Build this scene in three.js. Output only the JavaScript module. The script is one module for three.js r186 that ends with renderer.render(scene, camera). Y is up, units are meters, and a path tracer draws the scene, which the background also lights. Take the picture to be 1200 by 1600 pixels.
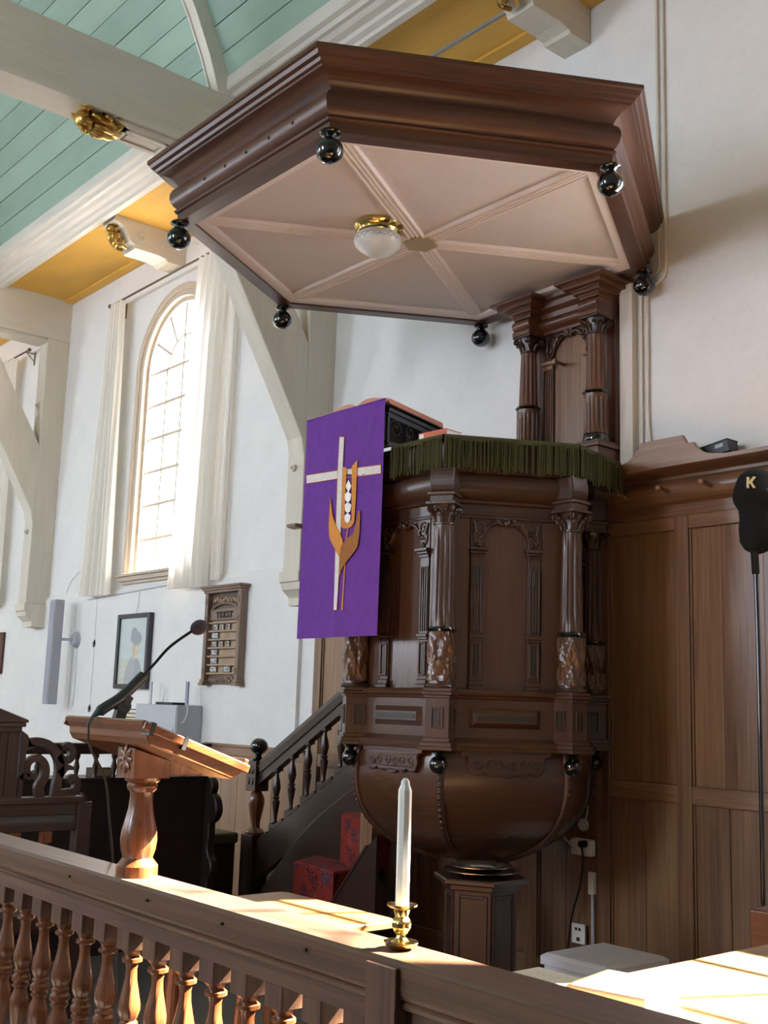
import * as THREE from 'three';
import { RoundedBoxGeometry } from 'three/addons/geometries/RoundedBoxGeometry.js';
import { TextGeometry } from 'three/addons/geometries/TextGeometry.js';
import { FontLoader } from 'three/addons/loaders/FontLoader.js';
import { mergeGeometries, toCreasedNormals } from 'three/addons/utils/BufferGeometryUtils.js';
import { RectAreaLightUniformsLib } from 'three/addons/lights/RectAreaLightUniformsLib.js';

// ---------------------------------------------------------------- camera, sky, sun, window light, exposure
const scene = new THREE.Scene();
const camera = new THREE.PerspectiveCamera(49.267, 0.75, 0.05, 120);
camera.position.set(4.5614, 1.6, 5.3367);
camera.rotation.order = 'YXZ';
camera.rotation.set(0.172161, 0.871109, 0.031940);
const renderer = new THREE.WebGLRenderer();
renderer.toneMapping = THREE.LinearToneMapping;
renderer.toneMappingExposure = 1.2;
renderer.shadowMap.enabled = true;
RectAreaLightUniformsLib.init();
const SKY = 9;
scene.background = new THREE.Color(0.86, 0.95, 1.10);
scene.backgroundIntensity = SKY;
const sun = new THREE.DirectionalLight(0xfff4e6, 140);
sun.position.set(4.5, 9, -10); sun.target.position.set(0, 0, 0);
sun.castShadow = true; sun.shadow.mapSize.set(4096, 4096);
Object.assign(sun.shadow.camera, { left: -16, right: 16, top: 16, bottom: -16, near: 0.1, far: 60 });
sun.position.multiplyScalar(1.6);
scene.add(sun, sun.target);
// daylight that enters through the windows of the wall behind the photographer: one soft area light in each opening
const FARZ = 10.2;
for (const x of [-10.3, -5.08, 0.15]) {
  const l = new THREE.RectAreaLight(new THREE.Color(0.86, 0.95, 1.10), SKY * 1.15, 1.45, 2.9);
  l.position.set(x, 4.15, FARZ - 0.02); l.lookAt(x, 3.9, 0); scene.add(l);
}

// ---------------------------------------------------------------- helpers
let seed = 12345;
const rnd = (a = 0, b = 1) => { seed = (seed * 1664525 + 1013904223) >>> 0; return a + (b - a) * seed / 4294967296; };
const V = (x, y, z) => new THREE.Vector3(x, y, z), PI = Math.PI, sin = Math.sin, cos = Math.cos, deg = d => d * PI / 180;
const names = new Map();
function numbered(n) { const k = names.get(n) ?? 0; names.set(n, k + 1); return k ? n + '_' + String(k).padStart(3, '0') : n; }
function lattice(nx, ny, s) {        // tileable value noise
  const a = new Float32Array(nx * ny); let q = s * 7919 + 17;
  for (let i = 0; i < a.length; i++) { q = (q * 1664525 + 1013904223) >>> 0; a[i] = q / 4294967296; }
  return (u, v) => {
    const x = u * nx, y = v * ny, i = Math.floor(x), j = Math.floor(y), f = x - i, g = y - j, fx = f * f * (3 - 2 * f), fy = g * g * (3 - 2 * g);
    const A = (p, r) => a[((r % ny + ny) % ny) * nx + (p % nx + nx) % nx];
    return (A(i, j) * (1 - fx) + A(i + 1, j) * fx) * (1 - fy) + (A(i, j + 1) * (1 - fx) + A(i + 1, j + 1) * fx) * fy;
  };
}
function dataTex(w, h, f, srgb = true) {
  const d = new Uint8Array(w * h * 4);
  for (let j = 0; j < h; j++) for (let i = 0; i < w; i++) { const c = f(i / w, j / h), o = (j * w + i) * 4; for (let k = 0; k < 3; k++) d[o + k] = Math.max(0, Math.min(255, 255 * (c[k] ?? c[0]))); d[o + 3] = 255; }
  const t = new THREE.DataTexture(d, w, h); t.magFilter = THREE.LinearFilter; t.minFilter = THREE.LinearMipmapLinearFilter; t.generateMipmaps = true;
  t.wrapS = t.wrapT = THREE.RepeatWrapping; if (srgb) t.colorSpace = THREE.SRGBColorSpace; t.needsUpdate = true; return t;
}
function woodTex(s, amp = 1) {       // u: 0.5 m across the grain, v: 2 m along it
  const a = lattice(9, 2, s), b = lattice(48, 5, s + 1), c = lattice(170, 9, s + 2), p = lattice(200, 60, s + 3), k = lattice(6, 3, s + 4);
  return dataTex(384, 768, (u, v) => {
    const w = a(u, v) * 6 + u * 14, ring = 0.5 + 0.5 * sin(w * 2 * PI * 0.5 + b(u, v) * 2);
    let g = 0.80 + amp * (0.10 * (ring - 0.5) + 0.16 * (b(u, v) - 0.5) + 0.14 * (c(u, v) - 0.5) + 0.16 * (k(u, v) - 0.5));
    if (p(u, v) > 0.86) g -= 0.10 * amp;
    return [g * 1.02, g * (0.97 + 0.05 * k(u, v)), g * (0.92 + 0.08 * a(u, v))];
  });
}
const woodA = woodTex(1, 0.6), woodB = woodTex(21, 0.8), woodC = woodTex(41, 0.42);
const plasterTex = (() => { const a = lattice(5, 5, 61), b = lattice(23, 23, 62), c = lattice(120, 120, 63); return dataTex(512, 512, (u, v) => { const g = 0.96 + 0.02 * (a(u, v) - 0.5) + 0.012 * (b(u, v) - 0.5) + 0.02 * (c(u, v) - 0.5); return [g, g * 0.998, g * 0.994]; }); })();
const roughBump = (() => { const a = lattice(16, 16, 71), b = lattice(70, 70, 72), c = lattice(200, 200, 73); return dataTex(512, 512, (u, v) => [0.4 * a(u, v) + 0.35 * b(u, v) + 0.25 * c(u, v)], false); })();
const paintTex = (() => { const a = lattice(7, 3, 81), b = lattice(60, 4, 82), c = lattice(90, 90, 83); return dataTex(384, 384, (u, v) => { let g = 0.95 + 0.04 * (a(u, v) - 0.5) + 0.03 * (b(u, v) - 0.5) + 0.02 * (c(u, v) - 0.5); if (b(u, v) > 0.95) g -= 0.05; return [g, g * 0.995, g * 0.985]; }); })();
const clothTex = dataTex(256, 256, (() => { const c = lattice(128, 128, 91), a = lattice(6, 6, 92); return (u, v) => { const g = 0.9 + 0.1 * (c(u, v) - 0.5) + 0.08 * (a(u, v) - 0.5); return [g, g, g]; }; })());
const wood = (color, o = {}) => new THREE.MeshPhysicalMaterial({ color, map: o.tex ?? woodA, roughness: o.r ?? 0.42, clearcoat: o.c ?? 0.25, clearcoatRoughness: 0.25, bumpMap: o.tex ?? woodA, bumpScale: o.b ?? 0.0012 });
const std = (color, r = 0.6, o = {}) => new THREE.MeshStandardMaterial({ color, roughness: r, ...o });
const M = {
  plaster: std('#efedea', 0.92, { map: plasterTex, bumpMap: roughBump, bumpScale: 0.0012 }),
  trimwhite: std('#ece4d8', 0.6, { map: paintTex }),
  beam: std('#e0d8c8', 0.62, { map: paintTex, bumpMap: paintTex, bumpScale: 0.002 }),
  green: [0, 1, 2].map(i => std(['#a5bfaf', '#9fb9aa', '#abc4b4'][i], 0.6, { map: paintTex, bumpMap: paintTex, bumpScale: 0.002 })),
  yellow: std('#efba52', 0.65, { map: paintTex }),
  gold: new THREE.MeshStandardMaterial({ color: '#c09a52', metalness: 0.9, roughness: 0.3 }),
  brass: new THREE.MeshStandardMaterial({ color: '#e2c67c', metalness: 1, roughness: 0.14 }),
  black: new THREE.MeshPhysicalMaterial({ color: '#0b0c0c', roughness: 0.16, clearcoat: 1, clearcoatRoughness: 0.06 }),
  iron: std('#15161a', 0.45, { metalness: 0.4 }),
  canopy: wood('#603a25', { tex: woodB, r: 0.4, c: 0.3 }),
  canopyceil: std('#dfd6d1', 0.8, { map: plasterTex }),
  canopytrim: std('#e6dcd6', 0.6),
  oak: [wood('#543725', { r: 0.36, c: 0.35 }), wood('#4c3120', { tex: woodB, r: 0.36, c: 0.35 }), wood('#5b3d2a', { tex: woodC, r: 0.36, c: 0.35 })],
  oakpanel: wood('#5f3f2b', { tex: woodC, r: 0.25, c: 0.7, b: 0.0005 }),
  carved: wood('#4f3322', { tex: woodB, r: 0.34, c: 0.4, b: 0.003 }), drum: wood('#6a472a', { tex: woodC, r: 0.3, c: 0.6 }),
  backoak: wood('#7d5139', { tex: woodB, r: 0.38, c: 0.35 }),
  inlay: std('#2d2c2a', 0.35),
  wall: [wood('#a07a5b', { r: 0.38, c: 0.25 }), wood('#967052', { tex: woodB, r: 0.38, c: 0.25 }), wood('#a9825f', { tex: woodC, r: 0.38, c: 0.25 })],
  rail: wood('#6f4f3b', { tex: woodB, r: 0.45, c: 0.2 }),
  baluster: wood('#86512f', { r: 0.26, c: 0.7 }),
  lectern: wood('#8d5630', { tex: woodB, r: 0.26, c: 0.7 }),
  pew: wood('#412920', { tex: woodB, r: 0.45, c: 0.2 }),
  stair: wood('#3b241a', { r: 0.36, c: 0.35 }),
  table: wood('#b07d45', { tex: woodC, r: 0.4, c: 0.3 }),
  curtain: new THREE.MeshPhysicalMaterial({ color: '#fbf7ee', roughness: 1, transmission: 0.35, thickness: 0, side: THREE.DoubleSide }),
  glass: new THREE.MeshPhysicalMaterial({ color: '#ffffff', roughness: 0, transmission: 1, thickness: 0, ior: 1.45 }),
  purple: new THREE.MeshPhysicalMaterial({ color: '#6d2f9c', roughness: 0.8, sheen: 0.6, sheenColor: new THREE.Color('#8a4fc0'), sheenRoughness: 0.5, map: clothTex, side: THREE.DoubleSide }),
  greencloth: std('#45431f', 0.95, { map: clothTex, side: THREE.DoubleSide }),
  white: std('#eeeeee', 0.45), offwhite: std('#e4e0d4', 0.5), grey: std('#b9bcc2', 0.5), dark: std('#1a1a1c', 0.5),
  paper: std('#f1ece0', 0.8), pageedge: std('#c98a72', 0.7),
  velvet: new THREE.MeshPhysicalMaterial({ color: '#0a0a0b', roughness: 0.95, sheen: 0.3, sheenRoughness: 0.6 }),
};
// --- geometry shorthand (world coordinates unless a builder says otherwise)
const box = (x0, x1, y0, y1, z0, z1, b = 0) => {
  const w = Math.abs(x1 - x0), h = Math.abs(y1 - y0), d = Math.abs(z1 - z0);
  const g = b ? new RoundedBoxGeometry(w, h, d, 1, Math.min(b, w / 2.01, h / 2.01, d / 2.01)) : new THREE.BoxGeometry(w, h, d);
  return g.translate((x0 + x1) / 2, (y0 + y1) / 2, (z0 + z1) / 2);
};
const lathe = (pts, x = 0, z = 0, n = 24) => toCreasedNormals(new THREE.LatheGeometry(pts.map(p => new THREE.Vector2(p[0], p[1])), n), 0.7).translate(x, 0, z);
const shapeOf = pts => new THREE.Shape(pts.map(p => new THREE.Vector2(p[0], p[1])));
const ext = (s, d, b = 0, cs = 10) => new THREE.ExtrudeGeometry(s, { depth: Math.max(1e-4, d - 2 * b), bevelEnabled: b > 0, bevelSize: b, bevelThickness: b, bevelOffset: -b, bevelSegments: 1, curveSegments: cs }).translate(0, 0, b);
const asShape = p => Array.isArray(p) ? shapeOf(p) : p;
const pz = (p, z0, z1, b = 0, cs) => ext(asShape(p), z1 - z0, b, cs).translate(0, 0, z0);                                   // outline in x,y
const MX = new THREE.Matrix4().set(0, 0, -1, 0, 0, 1, 0, 0, 1, 0, 0, 0, 0, 0, 0, 1), MY = new THREE.Matrix4().set(1, 0, 0, 0, 0, 0, -1, 0, 0, 1, 0, 0, 0, 0, 0, 1);
const px = (p, x0, x1, b = 0, cs) => ext(asShape(p), x1 - x0, b, cs).applyMatrix4(MX).translate(x1, 0, 0);                  // outline in z,y
const py = (p, y0, y1, b = 0, cs) => ext(asShape(p), y1 - y0, b, cs).applyMatrix4(MY).translate(0, y1, 0);                  // outline in x,z
const tube = (pts, r, n = 6, seg) => new THREE.TubeGeometry(new THREE.CatmullRomCurve3(pts.map(p => V(...p))), seg ?? pts.length * 5, r, n, false);
const ball = (x, y, z, r, n = 16) => new THREE.SphereGeometry(r, n, Math.ceil(n * 0.7)).translate(x, y, z);
const cyl = (x, z, y0, y1, r, r2 = r, n = 16) => new THREE.CylinderGeometry(r2, r, y1 - y0, n).translate(x, (y0 + y1) / 2, z);
const bar = (a, b, w, h = w) => { // square bar from a to b
  const d = V(...b).sub(V(...a)), g = new THREE.BoxGeometry(w, h, d.length()); const m = new THREE.Matrix4().lookAt(V(...b), V(...a), V(0, 1, 0)); m.setPosition(V(...a).add(V(...b)).multiplyScalar(0.5)); return g.applyMatrix4(m);
};
const merge = gs => mergeGeometries(gs.map(g => { const n = g.index ? g.toNonIndexed() : g; for (const k of Object.keys(n.attributes)) if (!['position', 'normal', 'uv'].includes(k)) n.deleteAttribute(k); if (!n.attributes.normal) n.computeVertexNormals(); if (!n.attributes.uv) n.setAttribute('uv', new THREE.BufferAttribute(new Float32Array(n.attributes.position.count * 2), 2)); return n; }));
function uvs(g, axis = 'y', su = 0.5, sv = 2) {       // uv in metres from the face's own plane, grain along axis
  g = g.index ? g.toNonIndexed() : g;
  const p = g.attributes.position, n = p.count, uv = new Float32Array(n * 2), ou = rnd(), ov = rnd(), A = V(), B = V(), C = V();
  const ai = { x: 0, y: 1, z: 2 }[axis];
  for (let i = 0; i < n; i += 3) {
    A.fromBufferAttribute(p, i); B.fromBufferAttribute(p, i + 1); C.fromBufferAttribute(p, i + 2);
    const N = B.clone().sub(A).cross(C.clone().sub(A)).toArray().map(Math.abs);
    let k = N[0] > N[1] && N[0] > N[2] ? 0 : N[1] > N[2] ? 1 : 2;
    const rest = [0, 1, 2].filter(q => q !== k); let v = rest.includes(ai) ? ai : rest[1], u = rest.find(q => q !== v);
    for (let j = 0; j < 3; j++) { const q = [A, B, C][j].toArray(); uv[(i + j) * 2] = q[u] / su + ou; uv[(i + j) * 2 + 1] = q[v] / sv + ov; }
  }
  if (!g.attributes.normal) g.computeVertexNormals();
  g.setAttribute('uv', new THREE.BufferAttribute(uv, 2)); return g;
}
const GRAINED = new Set([woodA, woodB, woodC]);
function finish(g, mat, axis) { if (!mat.map || axis === 'own') return g; return GRAINED.has(mat.map) ? uvs(g, axis) : uvs(g, axis, 1, 1); }
function addMesh(parent, name, g, mat, axis = 'y') {
  if (Array.isArray(g)) g = merge(g);
  g = finish(g, mat, axis);
  const o = parent.isScene ? V(0, 0, 0) : parent.userOrigin ?? V(0, 0, 0);
  if (o.lengthSq()) g = (g.attributes ? g.clone() : g).translate(-o.x, -o.y, -o.z);
  const m = new THREE.Mesh(g, mat); m.name = name; m.castShadow = m.receiveShadow = true; parent.add(m); m.userOrigin = o; return m;
}
const tag = (o, label, category, group, kind) => { Object.assign(o.userData, { label, category }); if (group) o.userData.group = group; if (kind) o.userData.kind = kind; return o; };
function thing(name, label, category, at = [0, 0, 0], group, kind) {     // parts are given in world coordinates and shifted to the group's base
  const o = new THREE.Group(); o.name = numbered(name); o.position.set(...at); o.userOrigin = V(...at); scene.add(o); return tag(o, label, category, group, kind);
}
function localThing(name, label, category, at, turn = 0, group) { const o = thing(name, label, category, at, group); o.userOrigin = V(0, 0, 0); o.rotation.y = turn; return o; }
function single(name, label, category, g, mat, axis, group, kind) {      // a thing that is one mesh, its origin at the foot of its box
  if (Array.isArray(g)) g = merge(g); g.computeBoundingBox(); const b = g.boundingBox, at = [(b.min.x + b.max.x) / 2, b.min.y, (b.min.z + b.max.z) / 2];
  g = finish(g, mat, axis); g = g.clone().translate(-at[0], -at[1], -at[2]);
  const m = new THREE.Mesh(g, mat); m.name = numbered(name); m.position.set(...at); m.castShadow = m.receiveShadow = true; scene.add(m); return tag(m, label, category, group, kind);
}
const sub = (parent, name) => { const o = new THREE.Group(); o.name = name; o.userOrigin = parent.userOrigin; parent.add(o); return o; };
// surface of revolution with a radius that depends on angle and height
function revolve(f, y0, y1, n, m, x = 0, z = 0) {
  const pos = [], idx = [];
  for (let j = 0; j <= m; j++) for (let i = 0; i <= n; i++) { const t = i / n * 2 * PI, r = f(t, j / m); pos.push(x + r * sin(t), y0 + (y1 - y0) * j / m, z + r * cos(t)); }
  for (let j = 0; j < m; j++) for (let i = 0; i < n; i++) { const a = j * (n + 1) + i, b = a + 1, c = a + n + 1, d = c + 1; idx.push(a, b, c, b, d, c); }
  const g = new THREE.BufferGeometry(); g.setAttribute('position', new THREE.Float32BufferAttribute(pos, 3)); g.setIndex(idx); g.computeVertexNormals(); return toCreasedNormals(g, 0.9);
}
// one straight side of a polygonal frame: profile points [offset from the side's plane, y], mitred at both ends; the side faces +z, its plane at z = a
function mitred(prof, a, half) {      // half = tan of the half angle at the corners
  const pos = [], n = prof.length;
  const P = (i, s) => { const [o, y] = prof[i % n]; return [s * (a + o) * half, y, a + o]; };
  for (let i = 0; i < n; i++) { const A = P(i, -1), B = P(i, 1), C = P(i + 1, 1), D = P(i + 1, -1); pos.push(...A, ...B, ...C, ...A, ...C, ...D); }
  const g = new THREE.BufferGeometry(); g.setAttribute('position', new THREE.Float32BufferAttribute(pos, 3));
  const c = [[], []];                  // end caps
  const sh = THREE.ShapeUtils.triangulateShape(prof.map(p => new THREE.Vector2(p[0], p[1])), []);
  for (const t of sh) { for (const i of t) c[0].push(...P(i, 1)); for (const i of [...t].reverse()) c[1].push(...P(i, -1)); }
  g.setAttribute('position', new THREE.Float32BufferAttribute([...pos, ...c[0], ...c[1]], 3)); g.computeVertexNormals(); return toCreasedNormals(g, 0.55);
}
const T30 = Math.tan(PI / 6);
const spiral = (cx, cy, r0, r1, a0, turns, n = 18) => Array.from({ length: n + 1 }, (_, i) => { const t = i / n, r = r0 + (r1 - r0) * t, a = a0 + turns * 2 * PI * t; return [cx + r * cos(a), cy + r * sin(a)]; });
const font = await new FontLoader().loadAsync('fonts/droid/droid_serif_bold.typeface.json');
const sansFont = await new FontLoader().loadAsync('fonts/droid/droid_sans_bold.typeface.json');
const text = (s, size, depth, f = font) => { const g = new TextGeometry(s, { font: f, size, depth, curveSegments: 4, bevelEnabled: false }); g.computeBoundingBox(); const b = g.boundingBox; return g.translate(-(b.min.x + b.max.x) / 2, -b.min.y, 0); };
// ---------------------------------------------------------------- the setting
const X0 = -13, X1 = 13;
single('floor', 'plain grey floor of the church behind the balusters', 'floor', box(X0 - 0.3, X1 + 0.3, -0.12, 0, -0.4, FARZ + 0.4), std('#5c5853', 0.75, { map: plasterTex, bumpMap: roughBump, bumpScale: 0.002 }), 'x', null, 'structure');
const archPath = (P, cx, hw, y0, sp) => { P.moveTo(cx - hw, y0); P.lineTo(cx + hw, y0); P.lineTo(cx + hw, sp); P.absarc(cx, sp, hw, 0, PI, false); P.lineTo(cx - hw, y0); return P; };
const WIN = [[-5.08, 0.70, 2.84, 4.95], [-10.3, 0.72, 2.84, 4.95], [2.2, 0.55, 2.8, 4.2], [4.15, 0.75, 2.8, 4.56]];
const FWIN = [-10.3, -5.08, 0.15].map(x => [x, 0.75, 2.7, 4.95]);
const wallShape = list => { const s = shapeOf([[X0 - 0.3, 0], [X1 + 0.3, 0], [X1 + 0.3, 6.6], [X0 - 0.3, 6.6]]); for (const w of list) s.holes.push(archPath(new THREE.Path(), ...w)); return s; };
const wallBack = tag(new THREE.Group(), 'white plastered side wall behind the pulpit, with tall arched windows', 'wall', null, 'structure'); wallBack.name = 'wall_back'; scene.add(wallBack);
addMesh(wallBack, 'plaster', pz(wallShape(WIN), -0.36, 0, 0, 24), M.plaster);
addMesh(wallBack, 'dado', px([[0, 0], [0.035, 0], [0.035, 2.675], [0, 2.72]], X0, -2.75), M.plaster);
const wf = single('wall_front', 'plastered wall with arched windows behind the photographer', 'wall', pz(wallShape(FWIN), FARZ, FARZ + 0.36, 0, 24), M.plaster, 'y', null, 'structure');
single('wall_left', 'plastered end wall at the far end of the church', 'wall', box(X0 - 0.3, X0, 0, 9.6, 0, FARZ), M.plaster, 'y', null, 'structure');
single('wall_right', 'plastered end wall beside the photographer', 'wall', box(X1, X1 + 0.3, 0, 9.6, 0, FARZ), M.plaster, 'y', null, 'structure');

function windowUnit(n, label, cx, hw, y0, sp, zc, dir, fine, d = 0.2, rows = 4, cols = 4, bw = 0.016) {   // dir: +1 when the room lies towards +z
  const w = tag(new THREE.Group(), label, 'window', null, 'structure'); w.name = 'window_' + n; scene.add(w); w.position.set(cx, y0, zc); w.userOrigin = V(cx, y0, zc);
  const mat = std('#cfc0ad', 0.55, { map: paintTex });
  const ring = (r0, r1, z0, z1) => { const s = archPath(new THREE.Shape(), cx, hw + r1, y0, sp); s.holes.push(archPath(new THREE.Path(), cx, hw + r0, y0 + 1e-3, sp)); return pz(s, Math.min(z0, z1), Math.max(z0, z1), 0, 24); };
  const zz = (a) => zc + dir * a;
  addMesh(w, 'surround', [ring(-0.02, 0.05, zz(d - 0.08), zz(d + 0.012)), ring(0.04, 0.09, zz(d - 0.03), zz(d + 0.035)), ring(0.08, 0.115, zz(d - 0.03), zz(d + 0.015))], mat);
  addMesh(w, 'frame', ring(-0.06, 0.0, zz(-0.03), zz(0.05)), mat);
  addMesh(w, 'sill', [box(cx - hw - 0.14, cx + hw + 0.14, y0 - 0.03, y0 + 0.0, zz(-0.02), zz(d + 0.09), 0.006), box(cx - hw - 0.12, cx + hw + 0.12, y0 - 0.075, y0 - 0.03, zz(d - 0.02), zz(d + 0.065), 0.006), box(cx - hw - 0.1, cx + hw + 0.1, y0 - 0.105, y0 - 0.075, zz(d - 0.02), zz(d + 0.04), 0.006)], mat);
  const dy = (sp - y0) / rows, g = hw - 0.06;
  for (let r = 1; r <= rows; r++) addMesh(w, 'glazing_bar', box(cx - g, cx + g, y0 + r * dy - bw, y0 + r * dy + bw, zz(-0.012), zz(0.022)), mat);
  for (let c = 1; c < cols; c++) addMesh(w, 'glazing_bar', box(cx - g + c * 2 * g / cols - bw, cx - g + c * 2 * g / cols + bw, y0, sp, zz(-0.012), zz(0.018)), mat);
  const arc = []; for (let i = 0; i <= 12; i++) arc.push([cx + g * 0.48 * cos(i * PI / 12), sp + g * 0.48 * sin(i * PI / 12), zz(0.005)]);
  addMesh(w, 'glazing_bar', tube(arc, bw * 1.1, 4, 20), mat);
  for (const a of [30, 60, 90, 120, 150]) addMesh(w, 'glazing_bar', bar([cx + g * 0.48 * cos(deg(a)), sp + g * 0.48 * sin(deg(a)), zz(0.005)], [cx + g * cos(deg(a)), sp + g * sin(deg(a)), zz(0.005)], bw * 2), mat);
  addMesh(w, 'glazing_bar', box(cx - bw, cx + bw, sp, sp + g * 0.48, zz(-0.012), zz(0.018)), mat);
  if (fine) for (let r = 0; r < rows; r++) for (let c = 0; c < cols; c++) addMesh(w, 'pane', new THREE.PlaneGeometry(2 * g / cols, dy).translate(cx - g + (c + 0.5) * 2 * g / cols, y0 + (r + 0.5) * dy, zz(0)), M.glass);
  else addMesh(w, 'pane', new THREE.PlaneGeometry(2 * g, sp - y0).translate(cx, (y0 + sp) / 2, zz(0)), M.glass);
  addMesh(w, 'pane', new THREE.ShapeGeometry((() => { const s = new THREE.Shape(); s.moveTo(cx - g, sp); s.lineTo(cx + g, sp); s.absarc(cx, sp, g, 0, PI, false); return s; })(), 16).translate(0, 0, zz(0)), M.glass);
  return w;
}
windowUnit(1, 'tall round-arched window with small panes between two cream curtains', ...WIN[0], -0.09, 1, true, 0.09, 6, 4, 0.015);
windowUnit(2, 'round-arched window in the farthest bay beyond the first timber post', ...WIN[1], -0.2, 1, false);
windowUnit(3, 'sunny arched window beyond the wood panelling', ...WIN[2], -0.2, 1, true, 0.2, 3, 2, 0.008);
windowUnit(4, 'sunny arched window farthest along the panelled wall', ...WIN[3], -0.2, 1, true, 0.2, 4, 2, 0.008);
FWIN.forEach((w, i) => windowUnit(5 + i, 'arched window number ' + (i + 1) + ' in the wall behind the photographer', ...w, FARZ + 0.2, -1, false));

// --- ceiling: yellow soffits, cornices, planked barrel vault
for (const far of [0, 1]) {
  const z = a => far ? FARZ - a : a, n = far ? ' on the side behind the photographer' : ' above the pulpit wall';
  single('ceiling_soffit', 'yellow painted flat soffit' + n, 'ceiling', [box(X0, X1, 6.26, 6.32, z(0), z(0.86)), box(X0, X1, 6.235, 6.262, z(0), z(0.11), 0.006)], M.yellow, 'x', null, 'structure');
  const prof = [[0.83, 6.27], [0.83, 6.225], [0.85, 6.2], [0.905, 6.2], [0.915, 6.225], [0.955, 6.24], [0.97, 6.265], [1.02, 6.275], [1.05, 6.3], [1.085, 6.3], [1.1, 6.33], [1.14, 6.34], [1.15, 6.36], [1.15, 6.45], [0.83, 6.42]].map(([a, y]) => [z(a), y]);
  const c = single('trim_' + (1 + far), 'off-white moulded cornice at the foot of the green vault' + n, 'cornice', px(far ? prof.reverse() : prof, X0, X1), M.trimwhite, 'x', null, 'structure');
}
const RC = 4.2, ZC = 5.1, YC = 5.02;
const vault = tag(new THREE.Group(), 'barrel vault ceiling of pale green painted planks', 'ceiling', null, 'structure'); vault.name = 'ceiling'; scene.add(vault);
{
  const shell = [], n = 48; const outer = [], inner = [];
  for (let i = 0; i <= n; i++) { const a = deg(19.4) + deg(141.2) * i / n; outer.push([ZC - (RC + 0.14) * cos(a), YC + (RC + 0.14) * sin(a)]); inner.push([ZC - (RC + 0.045) * cos(a), YC + (RC + 0.045) * sin(a)]); }
  addMesh(vault, 'shell', px([...outer, ...inner.reverse()], X0, X1), std('#2c3531', 0.9), 'x');
  const da = 0.212 / RC, bays = [[X0, -8.0], [-8.0, -2.56], [-2.56, 2.9], [2.9, X1]];
  let k = 0;
  for (let a = deg(19.5); a < deg(160); a += da, k++) {
    if (a < deg(64)) for (const [b0, b1] of bays) {
      const j = rnd(-0.004, 0.004), g = new RoundedBoxGeometry(b1 - b0 - 0.004, 0.024, 0.212 - 0.005, 1, 0.0025);
      const m = addMesh(vault, 'plank', uvs(g.translate((b0 + b1) / 2, 0, 0), 'x', 1, 1), M.green[(k * 7 + Math.floor(b0 + 20)) % 3], 'own');
      m.position.set(0, YC + (RC + 0.02 + j) * sin(a + da / 2), ZC - (RC + 0.02 + j) * cos(a + da / 2)); m.rotation.x = -(PI / 2 - (a + da / 2)) ;
    }
  }
  const rest = []; for (let i = 0; i <= 40; i++) { const a = deg(63.5) + deg(100) * i / 40; rest.push([ZC - RC * cos(a), YC + RC * sin(a)]); }
  const rest2 = rest.map(([z, y], i) => { const a = deg(63.5) + deg(100) * i / 40; return [ZC - (RC + 0.03) * cos(a), YC + (RC + 0.03) * sin(a)]; });
  addMesh(vault, 'planking', px([...rest2, ...rest.reverse()], X0, X1), M.green[0], 'x');
}
// --- timber frames: post on a corbel, curved brace, tie beam, console with gilded figure, vault rib
function figure(parent, x, y, z, s, lie = 0) {       // gilded carving: a bowed head among curling leaves and drapery
  const g = [new THREE.SphereGeometry(0.052, 16, 12).scale(0.9, 1.1, 1).translate(0, 0.02, 0.05), new THREE.SphereGeometry(0.056, 14, 8, 0, 2 * PI, 0, 1.5).rotateX(-0.5).translate(0, 0.025, 0.045), ball(0.0, 0.012, 0.104, 0.012, 8), ball(0, -0.012, 0.094, 0.018, 8)];
  for (const q of [-1, 1]) {
    for (const [cx, cy, cz, r] of [[0.07, 0.0, 0.03, 0.034], [0.085, -0.06, 0.0, 0.03], [0.075, -0.11, -0.05, 0.026]]) g.push(tube(spiral(0, 0, r, 0.006, 1.2, 1.4, 14).map(([a, b]) => [q * (cx + a * 0.7), cy + b, cz + a * 0.35]), 0.0125, 5, 22));
    g.push(tube([[q * 0.03, -0.03, 0.055], [q * 0.05, -0.07, 0.05], [q * 0.03, -0.12, 0.02], [q * 0.06, -0.15, -0.04], [q * 0.03, -0.16, -0.11]], 0.02, 6, 16));
    g.push(new THREE.SphereGeometry(1, 10, 8).scale(0.022, 0.05, 0.016).rotateZ(q * 0.6).translate(q * 0.065, 0.065, 0.015));
  }
  g.push(tube([[0, -0.03, 0.06], [0.015, -0.08, 0.062], [-0.01, -0.13, 0.03], [0.01, -0.165, -0.03]], 0.024, 7, 16), new THREE.SphereGeometry(1, 12, 8).scale(0.07, 0.1, 0.045).translate(0, -0.08, 0.0));
  return addMesh(parent, 'gilded_carving', merge(g).scale(s, s, s).rotateX(lie).translate(x, y, z), M.gold);
}
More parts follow.
